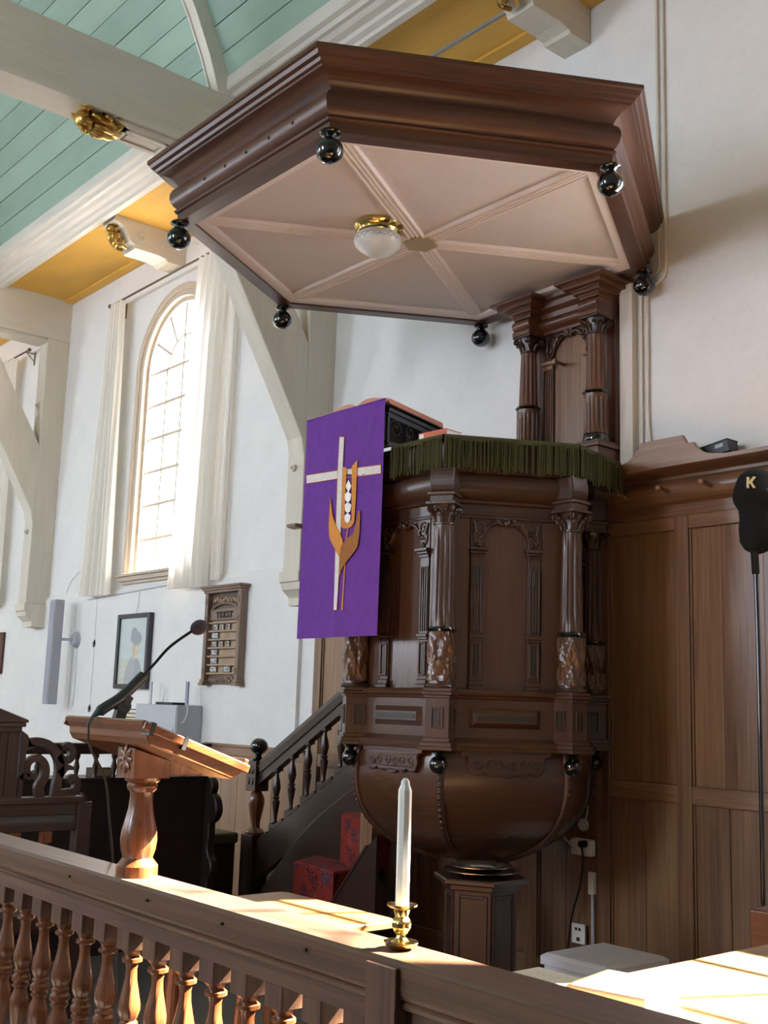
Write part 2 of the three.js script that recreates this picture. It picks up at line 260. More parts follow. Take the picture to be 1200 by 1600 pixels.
function frame(x1, first, label) {
  const x0 = x1 - 0.22;
  const post = thing('timber_post', label + ', standing on a small moulded corbel', 'post', [(x0 + x1) / 2, 2.6, 0.135], 'painted timber frames', 'structure');
  addMesh(post, 'shaft', box(x0, x1, 2.62, 5.75, 0, 0.27, 0.008), M.beam);
  addMesh(post, 'corbel', px([[0.0, 2.62], [0.29, 2.62], [0.29, 2.54], [0.275, 2.53], [0.26, 2.48], [0.21, 2.44], [0.19, 2.42], [0.19, 2.36], [0, 2.36]].reverse(), x0 - 0.02, x1 + 0.02, 0.004), M.beam);
  for (const y of [3.45, 4.95]) addMesh(post, 'bolt', [new THREE.CylinderGeometry(0.03, 0.03, 0.03, 6).rotateX(PI / 2).translate(x0 + 0.1, y, 0.28), ball(x0 + 0.1, y, 0.3, 0.016, 8)], M.beam);
  const br = []; const lo = [[0.27, 3.53], [0.30, 3.68], [0.55, 4.12], [0.97, 4.83], [1.5, 5.75]], hi = [[1.02, 5.75], [0.6, 5.02], [0.27, 4.46]];
  single('timber_brace', label.replace('post', 'brace') + ' up to the tie beam', 'brace', px([...lo, ...hi], x0 + 0.015, x1 - 0.002, 0.006), M.beam, 'y', 'painted timber frames', 'structure');
  const beam = thing('tie_beam', label.replace('post', 'tie beam') + ' across the church', 'beam', [x1 - 0.15, 5.75, 5.1], 'painted timber frames', 'structure');
  addMesh(beam, 'timber', box(x1 - 0.3, x1, 5.75, 6.27, 0, FARZ, 0.008), M.beam, 'z');
  addMesh(beam, 'console', px([[0.27, 5.75], [2.06, 5.75], [2.03, 5.725], [1.98, 5.715], [1.96, 5.705], [0.27, 5.705]].reverse(), x1 - 0.27, x1 - 0.03, 0.006), M.beam, 'z');
  addMesh(beam, 'carved_panel', [box(x1 - 0.25, x1 - 0.21, 5.69, 5.71, 1.62, 1.98), box(x1 - 0.09, x1 - 0.05, 5.69, 5.71, 1.62, 1.98), box(x1 - 0.25, x1 - 0.05, 5.69, 5.71, 1.6, 1.64), box(x1 - 0.25, x1 - 0.05, 5.69, 5.71, 1.94, 1.98), px([[1.66, 5.696], [1.8, 5.702], [1.92, 5.696], [1.8, 5.708]], x1 - 0.19, x1 - 0.11)], M.beam, 'z');
  figure(beam, x1 - 0.14, 5.745, 2.2, 1.35, 1.25);
  const ribp = [], ribq = []; for (let i = 0; i <= 30; i++) { const a = deg(17.5) + deg(145) * i / 30; ribp.push([ZC - (RC - 0.1) * cos(a), YC + (RC - 0.1) * sin(a)]); ribq.push([ZC - (RC + 0.02) * cos(a), YC + (RC + 0.02) * sin(a)]); }
  const rib = thing('vault_rib', label.replace('timber post', 'curved vault rib') + ', rising from the beam', 'rib', [x1 - 0.1, 6.27, 1.2], 'painted vault ribs', 'structure');
  addMesh(rib, 'rib_board', px([...ribq, ...[...ribp].reverse()], x1 - 0.16, x1 - 0.04), M.trimwhite);
  for (const s of [x1 - 0.165, x1 - 0.05]) addMesh(rib, 'edge_bead', px([...ribp.map(([z, y]) => [z, y]), ...ribp.map(([z, y]) => [z + 0.015, y - 0.008]).reverse()], s, s + 0.015), M.trimwhite);
}
frame(-2.46, true, 'cream painted timber post nearest the pulpit');
frame(-7.7, false, 'cream painted timber post beyond the curtained window');
for (const [xa, xb, yb, l] of [[-5.31, -5.05, 5.94, 'cream console above the curtain rod with a gilded figure at its tip'], [-0.03, 0.2, 5.97, 'cream console high above the wooden canopy with gilded leaves at its tip']]) {
  const c = thing('ceiling_console', l, 'console', [(xa + xb) / 2, yb, 0], 'consoles under the yellow soffit', 'structure');
  addMesh(c, 'body', px([[0, yb], [0.2, yb], [0.22, yb + 0.02], [0.3, yb + 0.035], [0.56, yb + 0.035], [0.57, yb + 0.07], [0.62, yb + 0.1], [0.66, yb + 0.16], [0.7, yb + 0.22], [0.76, yb + 0.25], [0.8, yb + 0.25], [0.8, 6.26], [0, 6.26]], xa, xb, 0.004), M.beam, 'z');
  for (const s of [xa - 0.004, xb + 0.004]) addMesh(c, 'scroll', tube(spiral(0.5, yb + 0.17, 0.07, 0.01, 2.2, -1.4, 20).map(([z, y]) => [s, y, z]), 0.008, 5, 36), M.beam);
  figure(c, (xa + xb) / 2, yb + 0.2, 0.72, 0.95);
}
single('tie_rod', 'thin grey iron rod running below the yellow soffit above the canopy', 'rod', bar([-2.4, 6.1, 0.56], [2.6, 6.1, 0.5], 0.022, 0.022), std('#8f8a82', 0.5), 'x');

// --- wood panelling of the pulpit wall
const pan = tag(new THREE.Group(), 'tall reddish brown wood panelling with pegged frieze along the pulpit wall', 'panelling', null, 'structure'); pan.name = 'wall_panelling'; scene.add(pan);
{
  const xa = -2.5, xb = 1.72, st = []; for (let k = -5; k <= 1; k++) st.push(0.893 + 0.553 * k);
  addMesh(pan, 'backing', box(xa, xb, 0, 2.975, 0.002, 0.02), M.wall[1]);
  addMesh(pan, 'frieze_board', box(-0.52, 0.5, 2.715, 2.975, 0.02, 0.06, 0.004), M.wall[1], 'x');
  for (const x of [...st, xa + 0.045]) addMesh(pan, 'stile', box(x - 0.046, x + 0.046, 0, 2.715, 0.02, 0.062, 0.005), M.wall[1]);
  const edges = [xa + 0.091, ...st, xb + 0.046];
  for (let i = 0; i + 1 < edges.length; i++) {
    const l = i ? edges[i] + 0.046 : edges[i], r = edges[i + 1] - 0.046; if (r - l < 0.05) continue;
    for (const [y0, y1] of [[0, 0.16], [1.13, 1.226], [2.635, 2.715]]) addMesh(pan, 'rail', box(l, r, y0, y1, 0.02, 0.06, 0.005), M.wall[(i) % 3], 'x');
    for (const [y0, y1] of [[0.16, 1.13], [1.226, 2.635]]) {
      const cuts = [l]; const n = r - l > 0.5 ? 3 : 2; for (let k = 1; k < n; k++) cuts.push(l + (r - l) * (k / n + rnd(-0.12, 0.12))); cuts.push(r);
      for (let k = 0; k + 1 < cuts.length; k++) addMesh(pan, 'plank', box(cuts[k] + 0.0015, cuts[k + 1] - 0.0015, y0, y1, 0.018, 0.036 + rnd(0, 0.003), 0.003), M.wall[Math.floor(rnd(0, 3))]);
      for (const x of [l, r - 0.012]) addMesh(pan, 'bead', box(x, x + 0.012, y0, y1, 0.03, 0.05, 0.005), M.wall[1]);
    }
  }
  const prof = [[0.0, 2.71], [0.068, 2.71], [0.072, 2.775], [0.085, 2.778], [0.118, 2.79], [0.14, 2.815], [0.148, 2.848], [0.14, 2.882], [0.118, 2.908], [0.09, 2.92], [0.09, 2.938], [0.13, 2.945], [0.225, 2.955], [0.24, 2.96], [0.24, 2.982], [0, 2.982]];
  for (const [c0, c1] of [[xa, -0.52], [0.5, xb]]) addMesh(pan, 'cornice', toCreasedNormals(px(prof, c0, c1), 0.6), M.wall[1], 'x');
  addMesh(pan, 'cornice_return', toCreasedNormals(px(prof.map(([z, y]) => [z > 0.05 ? z + 0.1 : 0.05, y]), -2.555, -2.44), 0.6), M.wall[1], 'x');
  for (const [x, y] of [[0.864, 2.845], [1.142, 2.845], [0.586, 2.845], [1.44, 2.845]]) addMesh(pan, 'peg', [new THREE.CylinderGeometry(0.012, 0.012, 0.09, 10).rotateX(PI / 2 - 0.15).translate(x, y, 0.18), ball(x, y + 0.006, 0.225, 0.019, 10)], M.wall[2]);
  const crest = new THREE.Shape(); crest.moveTo(0.5, 2.982); crest.lineTo(0.66, 3.03); crest.bezierCurveTo(0.70, 3.05, 0.71, 3.07, 0.715, 3.09); crest.lineTo(0.74, 3.09); crest.lineTo(0.75, 3.125); crest.lineTo(1.03, 3.125); crest.lineTo(1.06, 3.075); crest.lineTo(1.10, 3.075); crest.bezierCurveTo(1.13, 3.02, 1.17, 3.0, 1.26, 2.99); crest.lineTo(1.3, 2.982);
  addMesh(pan, 'crest_board', pz(crest, 0.205, 0.235, 0.003), M.wall[0], 'x');
}
// low wainscot under the painting
const wains = tag(new THREE.Group(), 'low tan plank wainscot along the white wall behind the pews', 'wainscot', null, 'structure'); wains.name = 'wall_wainscot'; scene.add(wains);
for (let x = -4.0, k = 0; x < -2.64; x += 0.252, k++) addMesh(wains, 'plank', box(x + 0.002, Math.min(x + 0.25, -2.58), 0, 1.17, 0.036, 0.056 + rnd(0, 0.004), 0.004), M.wall[[2, 0, 2][k % 3]]);
addMesh(wains, 'top_rail', [box(-4.01, -2.56, 1.15, 1.225, 0.036, 0.072, 0.006), box(-4.02, -2.56, 1.222, 1.244, 0.036, 0.09, 0.006)], M.wall[0], 'x');
// pilaster strip, conduits
single('pilaster_strip', 'narrow white pilaster strip beside the carved pulpit back', 'pilaster', [box(0.47, 0.565, 3.04, 4.19, 0, 0.06, 0.004), box(0.455, 0.58, 3.0, 3.045, 0, 0.08, 0.004)], M.trimwhite, 'y', null, 'structure');
for (const [dx, l] of [[0, 'thin white cable conduit on the wall, nearer the canopy edge'], [0.045, 'thin white cable conduit on the wall, outer one of the pair']])
  single('cable_conduit', l, 'conduit', [tube([[0.735 + dx, 6.2, 0.014], [0.735 + dx, 5.4, 0.014], [0.735 + dx, 4.6, 0.014], [0.735 + dx, 4.3, 0.014]], 0.011, 6), tube([[0.735 + dx, 4.305, 0.014], [0.725 + dx, 4.235 - dx, 0.014], [0.66 + dx, 4.2 - dx, 0.014], [0.615 + dx, 4.17 - dx, 0.014], [0.6 + dx, 4.08, 0.014]], 0.011, 6), tube([[0.6 + dx, 4.09, 0.014], [0.6 + dx, 3.7, 0.014], [0.6 + dx, 3.3, 0.014], [0.6 + dx * 1.4, 3.15, 0.014], [0.61 + dx * 2, 3.04, 0.014]], 0.011, 6)], M.trimwhite, 'y', 'white conduits beside the canopy');
// ---------------------------------------------------------------- sounding board (canopy)
{
  const CY = 4.215, a = 1.2, c = localThing('sounding_board', 'hexagonal dark wood sounding board with pale underside hanging over the pulpit', 'canopy', [0, CY, 1.285]);
  const prof = [[-0.085, 0], [0, 0], [0, 0.05], [0.014, 0.054], [0.02, 0.063], [0.014, 0.072], [0.003, 0.076], [0.02, 0.088], [0.036, 0.108], [0.045, 0.135], [0.044, 0.162], [0.034, 0.186], [0.018, 0.202], [0.006, 0.208], [0.006, 0.216], [0.02, 0.236], [0.045, 0.256], [0.075, 0.266], [0.098, 0.269], [0.1, 0.278], [0.116, 0.282], [0.122, 0.297], [0.142, 0.302], [0.15, 0.32], [0.162, 0.325], [0.162, 0.345], [-0.085, 0.345]];
  const back = [[-0.085, 0], [0, 0], [0, 0.345], [-0.085, 0.345]];
  for (let i = 0; i < 6; i++) { const s = sub(c, 'side_board'); s.rotation.y = i * PI / 3; const isBack = i === 3, g0 = mitred(isBack ? back : prof, a, T30); if (i === 2 || i === 4) { g0.rotateY(i * PI / 3); const q = g0.attributes.position; for (let k = 0; k < q.count; k++) if (q.getZ(k) < -1.25) q.setZ(k, -1.25); g0.rotateY(-i * PI / 3); } addMesh(s, isBack ? 'ledger' : 'moulding', g0, M.canopy, 'x');
    if (i === 0) for (let k = -2; k <= 2; k++) addMesh(s, 'peg', box(k * 0.2 - 0.006 + 0.05, k * 0.2 + 0.006 + 0.05, 0.118, 0.13, a + 0.038, a + 0.0475), M.inlay); }
  const hexS = r => shapeOf(Array.from({ length: 6 }, (_, i) => [r * sin(i * PI / 3 + PI / 6), r * cos(i * PI / 3 + PI / 6)]));
  addMesh(c, 'roof_board', py(hexS(a / cos(PI / 6) + 0.02), 0.3, 0.34), M.canopy, 'x');
  const r = (a - 0.07) / cos(PI / 6);
  for (let i = 0; i < 6; i++) {     // six triangular soffit panels, a rib to each corner, a moulding along each side
    const t0 = i * PI / 3 - PI / 6, t1 = i * PI / 3 + PI / 6;
    addMesh(c, 'soffit_panel', py([[0, 0], [r * sin(t1), r * cos(t1)], [r * sin(t0), r * cos(t0)]], 0.045, 0.06), M.canopyceil, 'x');
    const rb = sub(c, 'soffit_rib'); rb.rotation.y = t0;
    addMesh(rb, 'flat', box(-0.05, 0.05, 0.03, 0.046, 0.08, r + 0.02, 0.004), M.canopytrim, 'z');
    for (const q of [-0.04, -0.012, 0.012, 0.04]) addMesh(rb, 'bead', new THREE.CylinderGeometry(0.008, 0.008, r - 0.06, 8).rotateX(PI / 2).translate(q, 0.03, (r + 0.1) / 2), M.canopytrim);
    const ed = sub(c, 'edge_moulding'); ed.rotation.y = i * PI / 3;
    addMesh(ed, 'strip', mitred([[-0.055, 0.02], [0, 0.012], [0, 0.05], [-0.055, 0.05]], a - 0.084, T30), M.canopytrim, 'x');
  }
  addMesh(c, 'centre_boss', py(hexS(0.105), 0.018, 0.034, 0.004), std('#a08d66', 0.5));
  for (let i = 0; i < 6; i++) {
    const t = i * PI / 3 + PI / 6, R = 1.372, yb = -0.09;
    const m = addMesh(c, 'ball_drop', lathe([[0.001, 0.004], [0.048, 0.002], [0.052, -0.006], [0.046, -0.014], [0.03, -0.02], [0.024, -0.027], [0.03, -0.03], [0.026, -0.036], ...Array.from({ length: 15 }, (_, k) => { const q = 0.35 + (PI - 0.35) * k / 14; return [Math.max(0.001, 0.066 * sin(q)), yb + 0.062 * cos(q)]; })], R * sin(t), R * cos(t), 28), M.black);
  }
}
{ // ceiling lamp below the canopy
  const l = localThing('bowl_lamp', 'frosted glass bowl lamp with brass rim under the canopy', 'lamp', [0.0, 4.265, 1.605]); l.scale.setScalar(1.14);
  addMesh(l, 'brass_rim', lathe([[0.02, -0.005], [0.1, -0.005], [0.118, -0.012], [0.122, -0.024], [0.115, -0.034], [0.108, -0.04], [0.112, -0.05], [0.108, -0.062], [0.1, -0.07]], 0, 0, 40), M.brass);
  const frosted = new THREE.MeshPhysicalMaterial({ color: '#e9ece6', roughness: 0.35, transmission: 0.35, thickness: 0, clearcoat: 0.6, clearcoatRoughness: 0.1 });
  addMesh(l, 'glass_bowl', lathe([[0.1, -0.06], [0.115, -0.075], [0.12, -0.092], [0.112, -0.115], [0.09, -0.138], [0.06, -0.158], [0.028, -0.172], [0.002, -0.176]], 0, 0, 40), frosted);
  const cuts = []; for (let i = 0; i < 22; i++) { const t = i / 22 * 2 * PI, t2 = t + 2 * PI / 22; for (const [p, q] of [[t, t2], [t2, t]]) cuts.push(tube([[0.1205 * sin(p), -0.084, 0.1205 * cos(p)], [0.1205 * sin((p + q) / 2), -0.096, 0.1205 * cos((p + q) / 2)], [0.1175 * sin(q), -0.108, 0.1175 * cos(q)]], 0.0014, 3, 4)); }
  addMesh(l, 'cut_pattern', cuts, std('#b4b7b0', 0.6));
}
// ---------------------------------------------------------------- carved helpers
function capital(parent, y0, y1, r, z = 0, x = 0) {
  const h = y1 - y0, g = [revolve((t, u) => r * (0.95 + 0.3 * u * u) + r * 0.14 * Math.max(0, cos(8 * t)) * Math.max(0, sin(u * PI * 1.9)) ** 0.7, y0, y1 - h * 0.14, 64, 10, x, z)];
  for (let i = 0; i < 4; i++) { const t = PI / 4 + i * PI / 2; const X = x + r * 1.72 * sin(t), Z = z + r * 1.72 * cos(t); g.push(new THREE.TorusGeometry(r * 0.3, r * 0.15, 6, 14).rotateY(t + PI / 2).translate(X, y1 - h * 0.33, Z), ball(X, y1 - h * 0.33, Z, r * 0.18, 8), bar([x + r * 1.0 * sin(t), y0 + 0.35 * h, z + r * 1.0 * cos(t)], [X, y1 - h * 0.2, Z], r * 0.3)); }
  for (let i = 0; i < 8; i++) { const t = i * PI / 4; g.push(tube([[x + r * 1.05 * sin(t), y0 + 0.05 * h, z + r * 1.05 * cos(t)], [x + r * 1.22 * sin(t), y0 + 0.3 * h, z + r * 1.22 * cos(t)], [x + r * 1.55 * sin(t), y0 + 0.46 * h, z + r * 1.55 * cos(t)], [x + r * 1.56 * sin(t), y0 + 0.34 * h, z + r * 1.56 * cos(t)]], r * 0.19, 5, 10)); g.push(ball(x + r * 1.5 * sin(t + PI / 8), y0 + 0.6 * h, z + r * 1.4 * cos(t + PI / 8), r * 0.2, 8)); }
  g.push(lathe([[r * 1.0, y0 - 0.012], [r * 1.16, y0 - 0.008], [r * 1.16, y0], [r, y0 + 0.004]], x, z, 24));
  g.push(box(x - r * 1.6, x + r * 1.6, y1 - h * 0.14, y1, z - r * 1.6, z + r * 1.6, 0.003));
  return addMesh(parent, 'capital', g, M.carved);
}
const fluted = (y0, y1, rb, rt, n, d, x, z) => revolve((t, u) => { const s = (n * t / (2 * PI) + 1e-6) % 1; return (rb + (rt - rb) * u) * (1 - d * (u > 0.01 && u < 0.99 ? 1 : 0) * (s < 0.24 ? 0 : sin(PI * (s - 0.24) / 0.76) ** 0.8)); }, y0, y1, n * 8, 6, x, z);
const acanthus = (y0, y1, r, x, z) => revolve((t, u) => {
  const s = Math.abs(((t * 4 / (2 * PI)) % 1) - 0.5) * 2, wav = sin(u * 9 + s * 5) * 0.5 + 0.5, vein = Math.abs(sin(u * 14 - s * 6));
  return r * (0.88 + 0.24 * wav * (0.35 + 0.65 * (1 - s)) + 0.05 * vein - 0.09 * (s > 0.88 ? 1 : 0) + (u < 0.06 || u > 0.95 ? 0.03 : 0) + 0.06 * sin(u * PI));
}, y0, y1, 72, 42, x, z);
function spandrel(w, y0, y1, hw, sp) {       // plate with an arched cut-out, half width w, arch half width hw springing at sp
  const s = new THREE.Shape(); s.moveTo(-w, y0); s.lineTo(-hw, y0); s.lineTo(-hw, sp); s.absarc(0, sp, hw, PI, 0, true); s.lineTo(hw, y0); s.lineTo(w, y0); s.lineTo(w, y1); s.lineTo(-w, y1); s.lineTo(-w, y0); return s;
}
function scrolls(w, y0, y1, hw, sp, z) {     // leaf scrolls in relief on the spandrels, with a mask at the crown
  const g = [];
  for (const q of [-1, 1]) {
    g.push(tube(spiral(0.72 * w, y1 - 0.045, 0.036, 0.006, -0.5, 1.3, 16).map(([a, b]) => [q * a, b, z]), 0.007, 5, 26));
    g.push(tube([[q * 0.1 * w, y1 - 0.03, z], [q * 0.3 * w, y1 - 0.02, z + 0.006], [q * 0.5 * w, y1 - 0.045, z], [q * 0.62 * w, y1 - 0.09, z]], 0.01, 5, 16));
    g.push(tube([[q * 0.92 * w, y1 - 0.02, z], [q * 0.86 * w, y1 - 0.08, z + 0.004], [q * 0.9 * w, y0 + 0.07, z], [q * 0.84 * w, y0 + 0.03, z]], 0.009, 5, 16));
    for (let i = 0; i < 7; i++) g.push(ball(q * (0.68 + 0.06 * (i % 3) + 0.03 * (i > 3)) * w + q * 0.01, y0 + 0.015 + 0.013 * Math.floor(i / 2), z, 0.009, 6));
    for (let i = 0; i < 5; i++) { const t = deg(20 + 17 * i); g.push(new THREE.SphereGeometry(0.017, 8, 6).scale(1, 0.6, 0.5).rotateZ(t + 0.6).translate(q * (hw + 0.018) * cos(t), sp + (hw + 0.018) * sin(t), z)); }
  }
  g.push(ball(0, y1 - 0.022, z + 0.008, 0.02, 10), ball(0, y1 - 0.035, z + 0.014, 0.009, 8));
  return merge(g);
}
// ---------------------------------------------------------------- the pulpit
{
  const p = localThing('pulpit', 'hexagonal carved dark oak pulpit with fluted corner columns and rounded bowl', 'pulpit', [0, 0, 0.77]);
  const A = 0.56, face = ang => PI / 2 - deg(ang);
  const facet = (ang) => {
    const f = sub(p, 'panel'); f.rotation.y = face(ang); const z = A, w = A * T30;
    addMesh(f, 'board', box(-w, w, 1.69, 2.7, z - 0.045, z - 0.02), M.oak[0]);
    addMesh(f, 'arched_field', pz(archPath(new THREE.Shape(), 0, 0.125, 1.7, 2.455), z - 0.022, z - 0.013, 0.002, 14), M.oakpanel);
    for (const q of [-1, 1]) {
      addMesh(f, 'stile', box(q * 0.198, q * w * 0.97, 1.70, 2.6, z - 0.03, z, 0.004), M.oak[2]);
      addMesh(f, 'pilaster', [box(q * 0.122, q * 0.192, 1.985, 2.395, z - 0.03, z + 0.004, 0.003), ...[0, 1, 2, 3].map(k => box(q * (0.13 + 0.0165 * k), q * (0.1395 + 0.0165 * k), 2.0, 2.345, z, z + 0.011, 0.003))], M.oak[1]);
      addMesh(f, 'keyhole_drop', [new THREE.SphereGeometry(0.008, 8, 6).scale(1, 1, 0.7).translate(q * 0.157, 2.325, z + 0.014), box(q * 0.157 - 0.004, q * 0.157 + 0.004, 2.25, 2.32, z + 0.006, z + 0.016, 0.003), ball(q * 0.157, 2.235, z + 0.012, 0.004, 6)], M.inlay);
      addMesh(f, 'impost', [box(q * 0.105, q * 0.2, 2.425, 2.443, z - 0.03, z + 0.034, 0.004), box(q * 0.113, q * 0.196, 2.41, 2.425, z - 0.03, z + 0.022, 0.004), box(q * 0.119, q * 0.194, 2.393, 2.41, z - 0.03, z + 0.012, 0.003)], M.oak[1], 'x');
      addMesh(f, 'band', [box(q * 0.116, q * 0.196, 1.968, 1.986, z - 0.03, z + 0.016, 0.003), box(q * 0.12, q * 0.194, 1.955, 1.968, z - 0.03, z + 0.01, 0.003)], M.oak[0], 'x');
      addMesh(f, 'pilaster_foot', [box(q * 0.122, q * 0.192, 1.745, 1.955, z - 0.03, z + 0.002, 0.003), box(q * 0.118, q * 0.195, 1.72, 1.745, z - 0.03, z + 0.012, 0.004), box(q * 0.112, q * 0.2, 1.70, 1.72, z - 0.03, z + 0.024, 0.004)], M.oak[1]);
      for (const [x0, x1, y0, y1] of [[0.128, 0.14, 1.765, 1.945], [0.174, 0.186, 1.765, 1.945], [0.14, 0.174, 1.765, 1.777], [0.14, 0.174, 1.933, 1.945]]) addMesh(f, 'inlay_frame', box(q * x0, q * x1, y0, y1, z, z + 0.012, 0.004), M.oak[2]);
      addMesh(f, 'inlay', box(q * 0.146, q * 0.168, 1.785, 1.925, z, z + 0.006), M.inlay);
    }
    addMesh(f, 'arch_spandrel', pz(spandrel(0.196, 2.443, 2.6, 0.125, 2.455), z - 0.03, z + 0.004, 0.002, 14), M.carved);
    addMesh(f, 'carving', scrolls(0.196, 2.443, 2.6, 0.125, 2.455, z + 0.006), M.carved);
    // frieze and pulvinated cornice of this side
    const fr = [[-0.05, 2.6], [0.012, 2.6], [0.014, 2.612], [0.004, 2.618], [0.004, 2.672], [0.02, 2.678], [0.026, 2.69], [0.014, 2.698], [0.028, 2.712], [0.05, 2.745], [0.056, 2.785], [0.044, 2.825], [0.03, 2.84], [0.036, 2.85], [0.05, 2.868], [0.055, 2.88], [0.055, 2.99], [-0.05, 2.99]];
    addMesh(f, 'cornice', mitred(fr, A, T30), M.oak[1], 'x');
    // plinth zone
    const pl = [[-0.05, 1.39], [0.075, 1.39], [0.078, 1.405], [0.064, 1.412], [0.066, 1.428], [0.045, 1.436], [0.03, 1.45], [0.022, 1.455], [0.022, 1.648], [0.032, 1.654], [0.036, 1.664], [0.05, 1.672], [0.054, 1.686], [0.04, 1.7], [-0.05, 1.7]];
    addMesh(f, 'plinth', mitred(pl, A, T30), M.oak[2], 'x');
    const zz = A + 0.022;
    const bev = (x0, x1, y0, y1, d) => { const P = (x, y, zq) => [x, y, zq], i = 0.026, o = [[x0, y0], [x1, y0], [x1, y1], [x0, y1]], n = [[x0 + i, y0 + i], [x1 - i, y0 + i], [x1 - i, y1 - i], [x0 + i, y1 - i]], pos = []; for (let k = 0; k < 4; k++) { const a = o[k], b = o[(k + 1) % 4], c = n[(k + 1) % 4], e = n[k]; pos.push(...P(...a, zz), ...P(...b, zz), ...P(...c, zz + d), ...P(...a, zz), ...P(...c, zz + d), ...P(...e, zz + d)); } const g = new THREE.BufferGeometry(); g.setAttribute('position', new THREE.Float32BufferAttribute(pos, 3)); g.computeVertexNormals(); return g; };
    addMesh(f, 'raised_frame', bev(-0.19, 0.19, 1.505, 1.605, 0.022), M.oak[1], 'x');
    addMesh(f, 'raised_field', box(-0.166, 0.166, 1.53, 1.58, zz, zz + 0.023, 0.002), M.oak[2], 'x');
    addMesh(f, 'inlay', box(-0.152, 0.152, 1.542, 1.568, zz + 0.02, zz + 0.0255), M.inlay);
    // scalloped carved apron
    const ap = new THREE.Shape(); ap.moveTo(-0.24, 1.392); ap.lineTo(0.24, 1.392); ap.lineTo(0.235, 1.365); ap.quadraticCurveTo(0.2, 1.37, 0.2, 1.345); ap.quadraticCurveTo(0.215, 1.31, 0.185, 1.275); ap.quadraticCurveTo(0.15, 1.258, 0.12, 1.285); ap.quadraticCurveTo(0.09, 1.25, 0.055, 1.272); ap.quadraticCurveTo(0, 1.24, -0.055, 1.272); ap.quadraticCurveTo(-0.09, 1.25, -0.12, 1.285); ap.quadraticCurveTo(-0.15, 1.258, -0.185, 1.275); ap.quadraticCurveTo(-0.215, 1.31, -0.2, 1.345); ap.quadraticCurveTo(-0.2, 1.37, -0.235, 1.365); ap.lineTo(-0.24, 1.392);
    addMesh(f, 'carved_apron', [pz(ap, A + 0.04, A + 0.064, 0.003), ...[-0.15, -0.09, -0.03, 0.03, 0.09, 0.15].map((x, k) => tube(spiral(x, 1.322, 0.026, 0.005, k, k % 2 ? 1.2 : -1.2, 14).map(([a, b]) => [a, b, A + 0.064]), 0.005, 4, 18))], M.carved, 'x');
  };
  for (const a of [30, 90, 150, -30]) facet(a);
  for (const a of [210, 270]) { const f = sub(p, 'plain_side'); f.rotation.y = face(a); addMesh(f, 'board', box(-A * T30, A * T30, 1.39, 2.99, A - 0.045, A - 0.005), M.oak[1]); }
  for (const a of [0, 60, 120, -60]) {
    const c = sub(p, 'corner_column'); c.rotation.y = face(a); const R = 0.70;
    addMesh(c, 'pedestal', box(-0.063, 0.063, 1.45, 1.655, R - 0.13, R + 0.055, 0.003), M.oak[2]);
    addMesh(c, 'pedestal_cap', [box(-0.07, 0.07, 1.65, 1.665, R - 0.13, R + 0.064, 0.004), box(-0.08, 0.08, 1.665, 1.682, R - 0.13, R + 0.075, 0.005), box(-0.074, 0.074, 1.682, 1.7, R - 0.13, R + 0.068, 0.004)], M.oak[2], 'x');
    addMesh(c, 'pedestal_base', [box(-0.072, 0.072, 1.428, 1.452, R - 0.13, R + 0.066, 0.005), box(-0.084, 0.084, 1.408, 1.43, R - 0.13, R + 0.078, 0.004), box(-0.09, 0.09, 1.39, 1.409, R - 0.13, R + 0.085, 0.004)], M.oak[2], 'x');
    for (const [t, d] of [[0, R + 0.055], [PI / 2, 0.063], [-PI / 2, 0.063]]) {
      const o = g => t ? g.translate(0, 0, d).rotateY(t).translate(0, 0, R - 0.02) : g.translate(0, 0, d);
      addMesh(c, 'inlay_frame', [o(box(-0.034, -0.022, 1.5, 1.605, 0, 0.008, 0.003)), o(box(0.022, 0.034, 1.5, 1.605, 0, 0.008, 0.003)), o(box(-0.022, 0.022, 1.5, 1.512, 0, 0.008, 0.003)), o(box(-0.022, 0.022, 1.593, 1.605, 0, 0.008, 0.003))], M.oak[1]);
      addMesh(c, 'inlay', o(box(-0.016, 0.016, 1.518, 1.587, -0.001, 0.004)), M.inlay);
    }
    addMesh(c, 'drum', acanthus(1.735, 1.985, 0.066, 0, R), M.drum);
    addMesh(c, 'base_ring', lathe([[0.078, 1.7], [0.082, 1.708], [0.078, 1.718], [0.07, 1.722], [0.068, 1.737]], 0, R, 28), M.carved);
    addMesh(c, 'black_ring', lathe([[0.05, 1.985], [0.074, 1.988], [0.079, 1.998], [0.074, 2.008], [0.06, 2.012]], 0, R, 28), M.black);
    addMesh(c, 'shaft', fluted(2.01, 2.55, 0.06, 0.051, 13, 0.17, 0, R), M.oak[2]);
    capital(c, 2.552, 2.66, 0.05, R);
    addMesh(c, 'entablature_block', [box(-0.062, 0.062, 2.66, 2.695, R - 0.15, R + 0.058, 0.003), box(-0.075, 0.075, 2.695, 2.713, R - 0.15, R + 0.07, 0.005)], M.oak[2], 'x');
    const bl = new THREE.Shape(); bl.moveTo(R - 0.15, 2.713); bl.lineTo(R + 0.045, 2.713); bl.bezierCurveTo(R + 0.065, 2.73, R + 0.07, 2.79, R + 0.05, 2.84); bl.lineTo(R - 0.15, 2.84); const b2 = px(bl, -0.066, 0.066, 0.006, 8);
    addMesh(c, 'cushion_block', b2, M.oak[1], 'x');
    addMesh(c, 'ball_drop', lathe([[0.03, 1.392], [0.034, 1.38], [0.02, 1.37], [0.016, 1.362], ...Array.from({ length: 13 }, (_, k) => { const q = 0.3 + (PI - 0.3) * k / 12; return [Math.max(0.001, 0.046 * sin(q)), 1.318 + 0.046 * cos(q)]; })], 0, R + 0.01, 24), M.black);
  }
